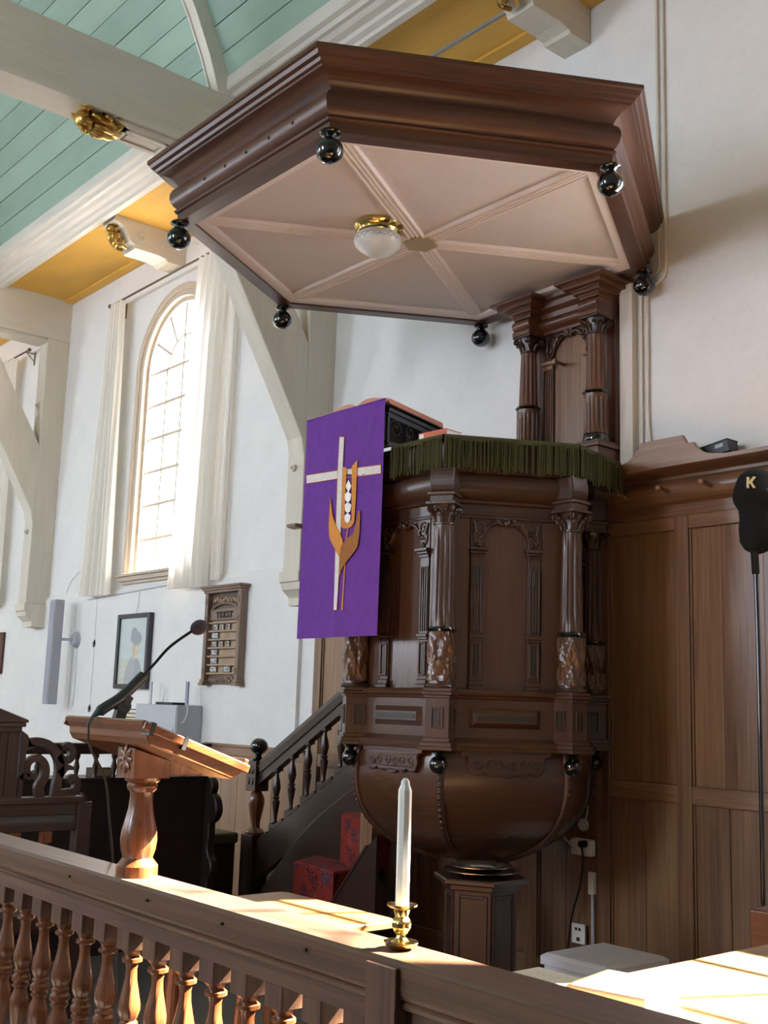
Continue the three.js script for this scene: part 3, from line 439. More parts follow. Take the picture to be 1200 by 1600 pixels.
  // bowl: six curved panels, ribs at the corners
  const bp = [[0.648, 1.4], [0.665, 1.33], [0.672, 1.25], [0.665, 1.16], [0.64, 1.075], [0.585, 0.99], [0.5, 0.915], [0.39, 0.858], [0.28, 0.818], [0.19, 0.795]];
  for (let i = 0; i < 6; i++) {
    const b = sub(p, 'bowl_panel'); b.rotation.y = i * PI / 3; const pos = [], idx = [], n = 8;
    bp.forEach(([r, y], j) => { for (let k = 0; k <= n; k++) { const u = k / n * 2 - 1, q = r * cos(PI / 6), w = r / 2; pos.push(u * w, y, q + 0.035 * r * (1 - u * u)); } });
    for (let j = 0; j + 1 < bp.length; j++) for (let k = 0; k < n; k++) { const a = j * (n + 1) + k, c = a + n + 1; idx.push(a, c, a + 1, a + 1, c, c + 1); }
    const g = new THREE.BufferGeometry(); g.setAttribute('position', new THREE.Float32BufferAttribute(pos, 3)); g.setIndex(idx); g.computeVertexNormals(); addMesh(b, 'curved_board', g, M.oakpanel, 'x');
    const rb = sub(p, 'bowl_rib'); rb.rotation.y = i * PI / 3 + PI / 6;
    addMesh(rb, 'band', tube(bp.map(([r, y]) => [0, y, r + 0.002]), 0.02, 6, 30), M.carved);
    const beads = []; const cv = new THREE.CatmullRomCurve3(bp.map(([r, y]) => V(0, y, r + 0.016))); for (let k = 1; k < 26; k++) { const q = cv.getPoint(k / 26); beads.push(new THREE.SphereGeometry(0.0115, 6, 5).translate(q.x, q.y, q.z)); }
    addMesh(rb, 'beading', beads, M.carved);
  }
  addMesh(p, 'side_ledge', py([[0.66, 0.02], [0.72, 0.0], [0.59, -0.52], [0.52, -0.52]], 2.86, 3.008, 0.004), M.oak[1], 'z');
  addMesh(p, 'floor_board', py(Array.from({ length: 6 }, (_, i) => [0.64 * sin(i * PI / 3 + PI / 6), 0.64 * cos(i * PI / 3 + PI / 6)]), 1.4, 1.45), M.oak[1], 'x');
  addMesh(p, 'stem', lathe([[0.26, 0], [0.26, 0.12], [0.2, 0.16], [0.15, 0.3], [0.14, 0.6], [0.17, 0.7], [0.2, 0.75], [0.2, 0.8]], 0, 0, 24), M.oak[1]);
  addMesh(p, 'book_ledge', [0, 1, 2, 5].map(i => mitred([[-0.06, 2.99], [0.064, 2.99], [0.066, 3.01], [-0.06, 3.01]], A, T30).rotateY(face([90, 30, -30, 0, 0, 150][i]))), M.oak[1], 'x');
}
// carved back of the pulpit against the wall
{
  const b = thing('pulpit_backboard', 'carved wooden pulpit back with arched panel between two fluted columns on the wall', 'backboard', [0.1, 3.03, 0.06]);
  const dk = M.backoak;
  addMesh(b, 'board', box(-0.24, 0.43, 3.03, 4.16, 0.002, 0.05, 0.004), dk);
  addMesh(b, 'arched_field', pz(archPath(new THREE.Shape(), 0.095, 0.14, 3.05, 3.83), 0.05, 0.058, 0.002, 14), M.wall[1]);
  addMesh(b, 'arch_spandrel', pz(spandrel(0.2, 3.815, 4.0, 0.14, 3.83), 0.0, 0.034, 0.002, 14).translate(0.095, 0, 0.05), M.carved);
  addMesh(b, 'carving', scrolls(0.2, 3.815, 4.0, 0.14, 3.83, 0).translate(0.095, 0, 0.088), M.carved);
  addMesh(b, 'keystone', pz([[0.07, 3.955], [0.12, 3.955], [0.135, 4.01], [0.055, 4.01]], 0.05, 0.1, 0.003), dk);
  for (const q of [-1, 1]) {
    addMesh(b, 'pilaster', [box(0.095 + q * 0.142, 0.095 + q * 0.205, 3.1, 3.78, 0.05, 0.075, 0.003), ...[0, 1, 2].map(k => box(0.095 + q * (0.15 + 0.02 * k), 0.095 + q * (0.161 + 0.02 * k), 3.12, 3.75, 0.07, 0.082, 0.003)), box(0.095 + q * 0.138, 0.095 + q * 0.21, 3.05, 3.1, 0.05, 0.085, 0.004)], dk);
    addMesh(b, 'impost', [box(0.095 + q * 0.12, 0.095 + q * 0.21, 3.795, 3.817, 0.05, 0.11, 0.004), box(0.095 + q * 0.135, 0.095 + q * 0.21, 3.765, 3.797, 0.05, 0.09, 0.004)], M.wall[0], 'x');
    const x = 0.095 + q * 0.275, z = 0.16, c = sub(b, 'column');
    addMesh(c, 'pedestal', [box(x - 0.08, x + 0.08, 3.03, 3.16, 0.0, z + 0.08, 0.004), box(x - 0.095, x + 0.095, 3.16, 3.185, 0, z + 0.095, 0.005), box(x - 0.088, x + 0.088, 3.185, 3.2, 0, z + 0.088, 0.004)], dk, 'x');
    addMesh(c, 'black_base', lathe([[0.075, 3.2], [0.08, 3.21], [0.076, 3.24], [0.07, 3.25]], x, z, 28), M.black);
    addMesh(c, 'fluted_drum', fluted(3.25, 3.48, 0.074, 0.074, 16, 0.17, x, z), dk);
    addMesh(c, 'drum_cap', lathe([[0.07, 3.475], [0.074, 3.48], [0.074, 3.5]], x, z, 28), dk);
    addMesh(c, 'black_ring', lathe([[0.05, 3.495], [0.078, 3.498], [0.084, 3.508], [0.078, 3.518], [0.05, 3.522]], x, z, 28), M.black);
    addMesh(c, 'shaft', fluted(3.52, 3.885, 0.062, 0.05, 12, 0.17, x, z), dk);
    capital(c, 3.885, 3.99, 0.047, z, x);
    addMesh(c, 'entablature_block', [box(x - 0.075, x + 0.075, 3.99, 4.02, 0.04, z + 0.08, 0.004), toCreasedNormals(px((() => { const s = new THREE.Shape(); s.moveTo(0.04, 4.02); s.lineTo(z + 0.05, 4.02); s.bezierCurveTo(z + 0.1, 4.035, z + 0.1, 4.085, z + 0.05, 4.1); s.lineTo(0.04, 4.1); return s; })(), x - 0.075, x + 0.075, 0.004, 8), 0.6)], dk, 'x');
    const cr = [[0.04, 4.1], [z + 0.07, 4.1], [z + 0.075, 4.12], [z + 0.1, 4.13], [z + 0.11, 4.15], [z + 0.145, 4.16], [z + 0.15, 4.185], [z + 0.18, 4.19], [z + 0.185, 4.212], [0.04, 4.212]];
    cr.slice(1, -1).forEach(([zz, y], i, A) => { if (i + 1 < A.length && A[i + 1][1] > y + 0.004) addMesh(c, 'cornice', box(x - (zz - z) - 0.005, x + (zz - z) + 0.005, y, A[i + 1][1], 0.03, zz, 0.003), dk, 'x'); });
  }
  addMesh(b, 'frieze', toCreasedNormals(px((() => { const s = new THREE.Shape(); s.moveTo(0.0, 4.0); s.lineTo(0.1, 4.0); s.lineTo(0.1, 4.02); s.bezierCurveTo(0.17, 4.03, 0.17, 4.09, 0.1, 4.1); s.lineTo(0.0, 4.1); return s; })(), -0.24, 0.43, 0, 8), 0.6), dk, 'x');
  addMesh(b, 'cornice_run', px([[0, 4.1], [0.12, 4.1], [0.13, 4.13], [0.17, 4.15], [0.18, 4.18], [0.21, 4.19], [0.215, 4.212], [0, 4.212]], -0.2, 0.4), dk, 'x');
  addMesh(b, 'peg', [tube([[0.02, 3.79, 0.055], [0.03, 3.787, 0.11], [0.04, 3.78, 0.15]], 0.011, 8), ball(0.045, 3.779, 0.165, 0.02, 10)], M.wall[2]);
}
// ---------------------------------------------------------------- window wall: curtains, pictures, hymn board, speaker
function curtain(label, t0, t1, b0, b1, yt, yb, z, folds, amp, group) {
  const nu = folds * 12, nv = 14, pos = [], uv = [], idx = [];
  for (let j = 0; j <= nv; j++) for (let i = 0; i <= nu; i++) { const u = i / nu, v = j / nv, x = (t0 + (t1 - t0) * u) * (1 - v) + (b0 + (b1 - b0) * u) * v; pos.push(x, yt + (yb - yt) * v, z + amp * (0.6 + 0.5 * v) * sin(u * folds * 2 * PI + 0.5 * sin(v * 3 + u * 5)) + 0.02 * v * sin(u * 7)); uv.push(x, v * 3); }
  for (let j = 0; j < nv; j++) for (let i = 0; i < nu; i++) { const a = j * (nu + 1) + i, c = a + nu + 1; idx.push(a, c, a + 1, a + 1, c, c + 1); }
  const g = new THREE.BufferGeometry(); g.setAttribute('position', new THREE.Float32BufferAttribute(pos, 3)); g.setAttribute('uv', new THREE.Float32BufferAttribute(uv, 2)); g.setIndex(idx); g.computeVertexNormals();
  return single('curtain', label, 'curtain', g, M.curtain, 'own', group);
}
curtain('cream curtain drawn to the far side of the arched window', -6.34, -6.08, -6.54, -5.95, 5.83, 2.64, 0.14, 5, 0.05, 'cream window curtains');
curtain('cream curtain on the pulpit side of the arched window', -4.5, -4.02, -4.66, -4.06, 5.83, 2.61, 0.14, 5, 0.05, 'cream window curtains');
curtain('thin cream lining curtain beside the timber brace', -4.0, -3.9, -4.03, -3.93, 5.83, 2.66, 0.09, 2, 0.015, 'cream window curtains');
curtain('cream curtain in the far bay at the photo edge', -9.4, -9.0, -9.45, -8.9, 5.83, 2.64, 0.14, 5, 0.05, 'cream window curtains');
for (const [a, b, l] of [[-6.4, -3.7, 'thin dark curtain rod above the arched window'], [-11.6, -8.62, 'thin dark curtain rod in the far bay']]) {
  const r = thing('curtain_rod', l, 'curtain rod', [(a + b) / 2, 5.8, 0.1], 'curtain rods');
  addMesh(r, 'rod', new THREE.CylinderGeometry(0.011, 0.011, b - a, 8).rotateZ(PI / 2).translate((a + b) / 2, 5.845, 0.13), std('#6a5c4a', 0.5, { metalness: 0.5 }));
  for (const x of [a - 0.02, b + 0.02]) addMesh(r, 'finial', ball(x, 5.845, 0.13, 0.024, 10), std('#6a5c4a', 0.5, { metalness: 0.5 }));
  for (const x of [a + 0.12, b - 0.1]) addMesh(r, 'bracket', [bar([x, 5.845, 0.13], [x, 5.845, 0], 0.012), bar([x, 5.845, 0.12], [x, 5.74, 0], 0.01), box(x - 0.012, x + 0.012, 5.7, 5.87, 0, 0.01)], std('#8a7c66', 0.5));
}
{ // framed portrait
  const p = thing('framed_portrait', 'tall dark-framed pale portrait of a figure in a dark cap on the white wall', 'painting', [-5.465, 1.69, 0.06]);
  const cv = document.createElement('canvas'); cv.width = 256; cv.height = 300; const c = cv.getContext('2d');
  c.fillStyle = '#c4d0ce'; c.fillRect(0, 0, 256, 300); for (let i = 0; i < 260; i++) { c.fillStyle = ['#bccbca', '#cbd6d2', '#c2cfc6', '#cfd6cc'][i % 4]; c.globalAlpha = 0.35; c.fillRect(rnd(0, 256), rnd(0, 300), rnd(6, 40), rnd(3, 16)); } c.globalAlpha = 1;
  c.fillStyle = '#c5cbb9'; c.fillRect(0, 185, 110, 115); c.fillStyle = '#b4bcad'; for (let i = 0; i < 14; i++) c.fillRect(rnd(0, 110), rnd(190, 290), rnd(8, 30), 3);
  c.fillStyle = '#a9adb0'; c.beginPath(); c.moveTo(60, 300); c.quadraticCurveTo(70, 200, 128, 172); c.quadraticCurveTo(215, 172, 236, 300); c.fill();
  c.fillStyle = '#9da2a6'; c.beginPath(); c.moveTo(150, 300); c.quadraticCurveTo(160, 220, 150, 176); c.quadraticCurveTo(205, 185, 225, 300); c.fill();
  c.fillStyle = '#d5c9b0'; c.beginPath(); c.ellipse(152, 136, 32, 46, 0, 0, 7); c.fill(); c.fillRect(132, 160, 42, 24);
  c.fillStyle = '#c2b59c'; c.beginPath(); c.ellipse(138, 140, 12, 38, 0, 0, 7); c.fill(); c.fillStyle = '#8d8578'; c.fillRect(146, 126, 9, 3); c.fillRect(166, 126, 9, 3); c.fillRect(152, 156, 16, 3); c.fillStyle = '#cdbf9f'; c.fillRect(158, 130, 5, 16);
  c.fillStyle = '#999fa5'; c.beginPath(); c.ellipse(152, 92, 50, 32, 0.15, 0, 7); c.fill(); c.beginPath(); c.ellipse(132, 66, 26, 22, 0, 0, 7); c.fill();
  const t = new THREE.CanvasTexture(cv); t.colorSpace = THREE.SRGBColorSpace;
  const pm = new THREE.MeshPhysicalMaterial({ map: t, roughness: 0.5, clearcoat: 0.8, clearcoatRoughness: 0.05 });
  addMesh(p, 'picture', new THREE.PlaneGeometry(0.58, 0.66).translate(-5.465, 2.057, 0.068), pm, 'own');
  const fm = std('#35303a', 0.35);
  for (const [a, b, c0, d] of [[-5.795, -5.745, 1.69, 2.425], [-5.185, -5.135, 1.69, 2.425], [-5.745, -5.185, 1.69, 1.735], [-5.745, -5.185, 2.38, 2.425]]) addMesh(p, 'frame_bar', [box(a, b, c0, d, 0.036, 0.09, 0.008)], fm);
  addMesh(p, 'hanging_cord', tube([[-5.465, 2.42, 0.06], [-5.46, 2.53, 0.045], [-5.46, 2.645, 0.04]], 0.003, 4), M.grey);
}
{ const p = thing('framed_picture', 'dark red picture frame at the far end of the white wall', 'painting', [-9.1, 1.86, 0.05]);
  addMesh(p, 'picture', box(-9.4, -8.85, 1.9, 2.29, 0.036, 0.055), std('#77705e', 0.7)); for (const [a, b, c, d] of [[-8.85, -8.78, 1.84, 2.34], [-9.47, -9.4, 1.84, 2.34], [-9.4, -8.85, 1.84, 1.9], [-9.4, -8.85, 2.29, 2.34]]) addMesh(p, 'frame_bar', box(a, b, c, d, 0.036, 0.07, 0.006), std('#5a2f28', 0.5)); }
{ // hymn board
  const x0 = -4.09, x1 = -3.51, z = 0.036, b = thing('hymn_board', 'carved wooden hymn board with rows of white numbers on the white wall', 'hymn board', [(x0 + x1) / 2, 1.73, z]);
  const w = wood('#9d8472', { r: 0.5 }), w2 = wood('#c9b195', { tex: woodC, r: 0.6, c: 0.1 }), w3 = wood('#6f594c', { r: 0.5 });
  addMesh(b, 'back', box(x0 + 0.01, x1 - 0.01, 1.75, 2.56, z, z + 0.02), w2);
  for (const [a, c] of [[x0, x0 + 0.05], [x1 - 0.05, x1]]) { addMesh(b, 'stile', box(a, c, 1.73, 2.56, z, z + 0.075, 0.006), w); for (const y of [1.83, 2.28, 2.44]) addMesh(b, 'notch', box(a + 0.018, c - 0.018, y, y + 0.05, z + 0.07, z + 0.078), w3); addMesh(b, 'scroll_foot', [box(a - 0.015, c + 0.015, 1.73, 1.755, z, z + 0.095, 0.006), box(a - 0.008, c + 0.008, 1.755, 1.785, z, z + 0.085, 0.006)], w); }
  addMesh(b, 'cornice', [box(x0 - 0.01, x1 + 0.01, 2.54, 2.562, z, z + 0.085, 0.004), box(x0 - 0.022, x1 + 0.022, 2.562, 2.582, z, z + 0.1, 0.004), box(x0 - 0.035, x1 + 0.035, 2.582, 2.602, z, z + 0.115, 0.004)], w, 'x');
  const cx = (x0 + x1) / 2;
  const leafs = (y0, y1) => { const g = []; for (const q of [-1, 1]) for (let i = 0; i < 6; i++) { const X = cx + q * (0.02 + 0.034 * i), t = rnd(-0.5, 0.5); g.push(new THREE.SphereGeometry(1, 8, 6).scale(0.011, (y1 - y0) * 0.3, 0.012).rotateZ(q * (0.5 + t)).translate(X, (y0 + y1) / 2 + rnd(-0.012, 0.012), z + 0.036)); } return merge(g); };
  addMesh(b, 'carved_panel', [box(x0 + 0.05, x1 - 0.05, 2.40, 2.54, z, z + 0.03)], w3, 'x'); addMesh(b, 'carved_leaves', leafs(2.42, 2.53), w2);
  addMesh(b, 'arch', tube(Array.from({ length: 13 }, (_, i) => [cx + 0.2 * cos(i * PI / 12), 2.385 + 0.06 * sin(i * PI / 12), z + 0.045]), 0.012, 5), w);
  addMesh(b, 'title_panel', box(x0 + 0.05, x1 - 0.05, 2.30, 2.40, z, z + 0.045, 0.003), w, 'x'); addMesh(b, 'title_letters', text('TEKST', 0.058, 0.008).translate(cx, 2.317, z + 0.044), std('#3b2b24', 0.6));
  const rowsT = [['75', '1', '2'], ['681', '', ''], ['91', '1', '2'], ['362', '', ''], ['992', '', ''], ['634', '', '925']];
  for (let r = 0; r <= 6; r++) addMesh(b, 'rail', box(x0 + 0.05, x1 - 0.05, 2.285 - r * 0.0735 - 0.016, 2.285 - r * 0.0735, z + 0.018, z + 0.055, 0.003), w2, 'x');
  rowsT.forEach((t, r) => [[0.13, t[0]], [0.25, t[1]], [0.35, t[2]]].forEach(([dx, s]) => { if (!s) return; const y = 2.285 - r * 0.0735 - 0.073, wd = s.length * 0.036 + 0.01; addMesh(b, 'number_plate', box(x0 + dx - wd / 2, x0 + dx + wd / 2, y + 0.002, y + 0.056, z + 0.022, z + 0.032), std('#4c4440', 0.6)); addMesh(b, 'number', text(s, 0.042, 0.004).translate(x0 + dx, y + 0.008, z + 0.031), std('#f2f2f0', 0.6)); }));
  addMesh(b, 'foot_panel', box(x0 + 0.05, x1 - 0.05, 1.745, 1.82, z, z + 0.03), w3, 'x'); addMesh(b, 'foot_leaves', leafs(1.755, 1.81), w2);
}
{ const s = thing('column_speaker', 'slim grey column loudspeaker mounted on the white wall', 'speaker', [-6.88, 1.51, 0.2]);
  addMesh(s, 'cabinet', box(-6.965, -6.835, 1.51, 2.62, 0.19, 0.30, 0.008), std('#a9a7b2', 0.5)); addMesh(s, 'grille', box(-6.955, -6.845, 1.53, 2.6, 0.298, 0.304), std('#9f9da9', 0.6));
  addMesh(s, 'bracket', [new THREE.CylinderGeometry(0.07, 0.09, 0.05, 16).rotateX(PI / 2).translate(-6.8, 2.2, 0.061), bar([-6.8, 2.2, 0.08], [-6.88, 2.2, 0.2], 0.03)], std('#a9adb6', 0.5));
  addMesh(s, 'badge', ball(-6.9, 1.55, 0.303, 0.009, 8), M.white); addMesh(s, 'cable', tube([[-6.78, 2.1, 0.04], [-6.77, 1.8, 0.04], [-6.79, 1.5, 0.04]], 0.012, 6), M.white); }
single('picture_wire', 'thin white picture wire stretched along the wall ledge', 'wire', [tube([[-6.6, 2.62, 0.045], [-5.5, 2.655, 0.045], [-4.45, 2.69, 0.045]], 0.004, 4)], M.grey, 'y');
single('hanging_wire', 'thin wire hanging down the wall with two small hooks', 'wire', tube([[-6.38, 2.63, 0.042], [-6.37, 2.2, 0.042], [-6.36, 1.45, 0.042]], 0.002, 4), M.grey, 'y');
single('loose_cable', 'thin loose cable curving out from behind the far curtain', 'cable', tube([[-7.2, 2.73, 0.02], [-7.1, 2.85, 0.02], [-6.9, 2.95, 0.02], [-6.6, 3.0, 0.04]], 0.004, 5), M.grey, 'y');
for (const [y, l] of [[2.14, 'small dark picture hook higher on the white wall'], [1.47, 'small dark picture hook lower, near the lectern top']]) single('picture_hook', l, 'hook', [box(-6.378, -6.352, y, y + 0.03, 0.04, 0.055), new THREE.TorusGeometry(0.012, 0.004, 6, 10).translate(-6.365, y - 0.012, 0.05), box(-6.37, -6.36, y + 0.03, y + 0.05, 0.04, 0.05)], M.dark, 'y', 'picture hooks');
{ const c = thing('wall_cabinet', 'plain light grey cabinet on the wall below the painting', 'cabinet', [-4.55, 0.95, 0.18]);
  addMesh(c, 'body', box(-4.9, -4.15, 0.95, 1.553, 0.037, 0.29, 0.006), M.grey); addMesh(c, 'door', box(-4.89, -4.16, 0.96, 1.545, 0.29, 0.296, 0.002), M.grey); addMesh(c, 'cable', tube([[-4.17, 1.58, 0.2], [-4.13, 1.52, 0.2], [-4.14, 1.42, 0.22], [-4.2, 1.35, 0.3], [-4.19, 1.2, 0.3]], 0.005, 5), M.white); }
{ const r = thing('wireless_router', 'flat black router with two pale antennas on the grey cabinet', 'router', [-4.5, 1.553, 0.18]);
  addMesh(r, 'housing', box(-4.6, -4.3, 1.553, 1.575, 0.12, 0.26, 0.005), M.dark); for (const x of [-4.86, -4.2]) addMesh(r, 'antenna', box(x - 0.022, x + 0.022, 1.553, 1.76, 0.165, 0.18, 0.004).rotateZ(0), std(x < -4.5 ? '#c4c0c6' : '#8f8ea6', 0.5)); }
{ const v = thing('louvred_box', 'small white framed box with cream louvres beside the grey cabinet', 'vent', [-5.2, 1.25, 0.15]);
  addMesh(v, 'frame', [box(-5.42, -5.0, 1.5, 1.54, 0.037, 0.2, 0.004), box(-5.42, -5.39, 1.22, 1.5, 0.037, 0.2, 0.004), box(-5.03, -5.0, 1.22, 1.5, 0.037, 0.2, 0.004)], M.white); addMesh(v, 'back', box(-5.4, -5.02, 1.22, 1.5, 0.037, 0.12), M.offwhite);
  for (let i = 0; i < 7; i++) addMesh(v, 'louvre', box(-5.39, -5.03, 1.235 + i * 0.038, 1.263 + i * 0.038, 0.12, 0.18, 0.004), std('#e9dfc6', 0.6)); }
// ---------------------------------------------------------------- on the pulpit: cloth, book stand, bible, banner
{
  const c = localThing('pulpit_cloth', 'dark green pulpit cloth with long hanging fringe along the parapet', 'cloth', [0, 3.01, 0.77]);
  const R = 0.745, line = [[-0.04, R * cos(PI / 6)], [R / 2, R * cos(PI / 6)], [R, 0], [0.63, -0.5]], inn = [[-0.04, 0.47], [0.27, 0.47], [0.54, 0], [0.46, -0.5]], str = [], top = [], hem = [];
  for (let k = 0; k < 3; k++) {
    const [ax, az] = line[k], [bx, bz] = line[k + 1], L = Math.hypot(bx - ax, bz - az), tx = (bx - ax) / L, tz = (bz - az) / L, nx = -tz, nz = tx, turn = Math.atan2(nx, nz) + (nx * (ax + bx) + nz * (az + bz) < 0 ? PI : 0), sgn = nx * (ax + bx) + nz * (az + bz) < 0 ? -1 : 1;
    let gap = 0;
    for (let d = 0.004; d < L; d += 0.0098) { const l = 0.165 + 0.008 * sin(d * 40) + rnd(-0.012, 0.012), o = 0.004 + rnd(0, 0.013) + 0.006 * sin(d * 23 + k), lean = rnd(-0.02, 0.02); if (rnd() < 0.06) continue; const g = new THREE.CylinderGeometry(0.0046, 0.0052, l, 5, 1).translate(0, -l / 2 - 0.006, 0).rotateZ(lean).rotateY(turn).translate(ax + tx * d + sgn * nx * o, 0, az + tz * d + sgn * nz * o); str.push(g); }
    const q = (A, B, C, D) => top.push(...A, ...B, ...C, ...A, ...C, ...D), P = (p, y) => [p[0], y, p[1]], n = 8;
    q(P(inn[k], 0.016), P(line[k], 0.016), P(line[k + 1], 0.016), P(inn[k + 1], 0.016)); q(P(inn[k], 0.001), P(inn[k + 1], 0.001), P(line[k + 1], 0.001), P(line[k], 0.001));
    const o = 0.011, e = (p, y) => [p[0] + sgn * nx * o, y, p[1] + sgn * nz * o]; q(P(line[k], 0.016), e(line[k], 0.008), e(line[k + 1], 0.008), P(line[k + 1], 0.016)); q(e(line[k], 0.008), e(line[k], -0.016), e(line[k + 1], -0.016), e(line[k + 1], 0.008));
  }
  const fr = addMesh(c, 'fringe', str, M.greencloth, 'own'); fr.userData.kind = 'stuff';
  const tg = new THREE.BufferGeometry(); tg.setAttribute('position', new THREE.Float32BufferAttribute(top, 3)); tg.computeVertexNormals(); addMesh(c, 'cover', tg, M.greencloth, 'x');
}
{
  const s = thing('bible_stand', 'black wrought iron book stand with scroll sides on the pulpit edge', 'book stand', [-0.24, 3.03, 1.33]); s.position.x -= 0.105; s.position.z -= 0.085; s.scale.y = 1.14;
  for (const x of [0.035, -0.53]) {
    const side = sub(s, 'side_frame');
    addMesh(side, 'bars', [bar([x, 3.19, 1.52], [x, 3.135, 1.13], 0.014, 0.03), bar([x, 3.04, 1.52], [x, 3.04, 1.2], 0.014, 0.02), bar([x, 3.04, 1.515], [x, 3.18, 1.515], 0.014)], M.iron);
    for (const [cz, cy, r, a, t] of [[1.46, 3.12, 0.05, 0, 1.6], [1.35, 3.12, 0.036, 2, -1.5], [1.37, 3.07, 0.028, 1, 1.4], [1.25, 3.09, 0.042, 3, -1.6]]) addMesh(side, 'scroll', tube(spiral(cz, cy, r, 0.006, a, t, 20).map(([z, y]) => [x, y, z]), 0.006, 5, 34), M.iron);
    addMesh(side, 'foot', ball(x, 3.036, 1.22, 0.012, 8), M.iron);
  }
  addMesh(s, 'top_board', new THREE.BoxGeometry(0.6, 0.018, 0.41).rotateX(-deg(8)).translate(-0.247, 3.182, 1.32), M.iron); addMesh(s, 'cross_bar', bar([-0.53, 3.05, 1.515], [0.035, 3.05, 1.515], 0.014), M.iron);
  const b = localThing('open_bible', 'large open bible with reddish page edges lying on the iron stand', 'book', [-0.35, 3.222, 1.238]); b.rotation.x = -deg(9.1);
  addMesh(b, 'cover', box(-0.315, 0.315, 0, 0.008, -0.22, 0.22, 0.003), std('#2a1c18', 0.6));
  for (const q of [-1, 1]) { const sh = new THREE.Shape(); sh.moveTo(0, 0.008); sh.lineTo(0, 0.038); sh.bezierCurveTo(0.03, 0.085, 0.1, 0.085, 0.17, 0.07); sh.lineTo(0.292, 0.045); sh.lineTo(0.305, 0.008); sh.lineTo(0, 0.008); const g = ext(sh, 0.42, 0, 8).translate(0, 0, -0.21); if (q < 0) g.rotateY(PI); addMesh(b, 'page_block', g, M.pageedge); }
  const k = localThing('prayer_book', 'small orange covered book with white pages beside the bible stand', 'book', [0.255, 3.028, 1.335], deg(4));
  addMesh(k, 'pages', box(-0.1, 0.098, 0.004, 0.03, -0.058, 0.058), M.paper); addMesh(k, 'cover', [box(-0.102, 0.102, 0, 0.004, -0.062, 0.062), box(-0.102, 0.102, 0.03, 0.034, -0.062, 0.062), box(-0.06, 0.104, 0, 0.034, 0.058, 0.064)], std('#c2562a', 0.5));
}
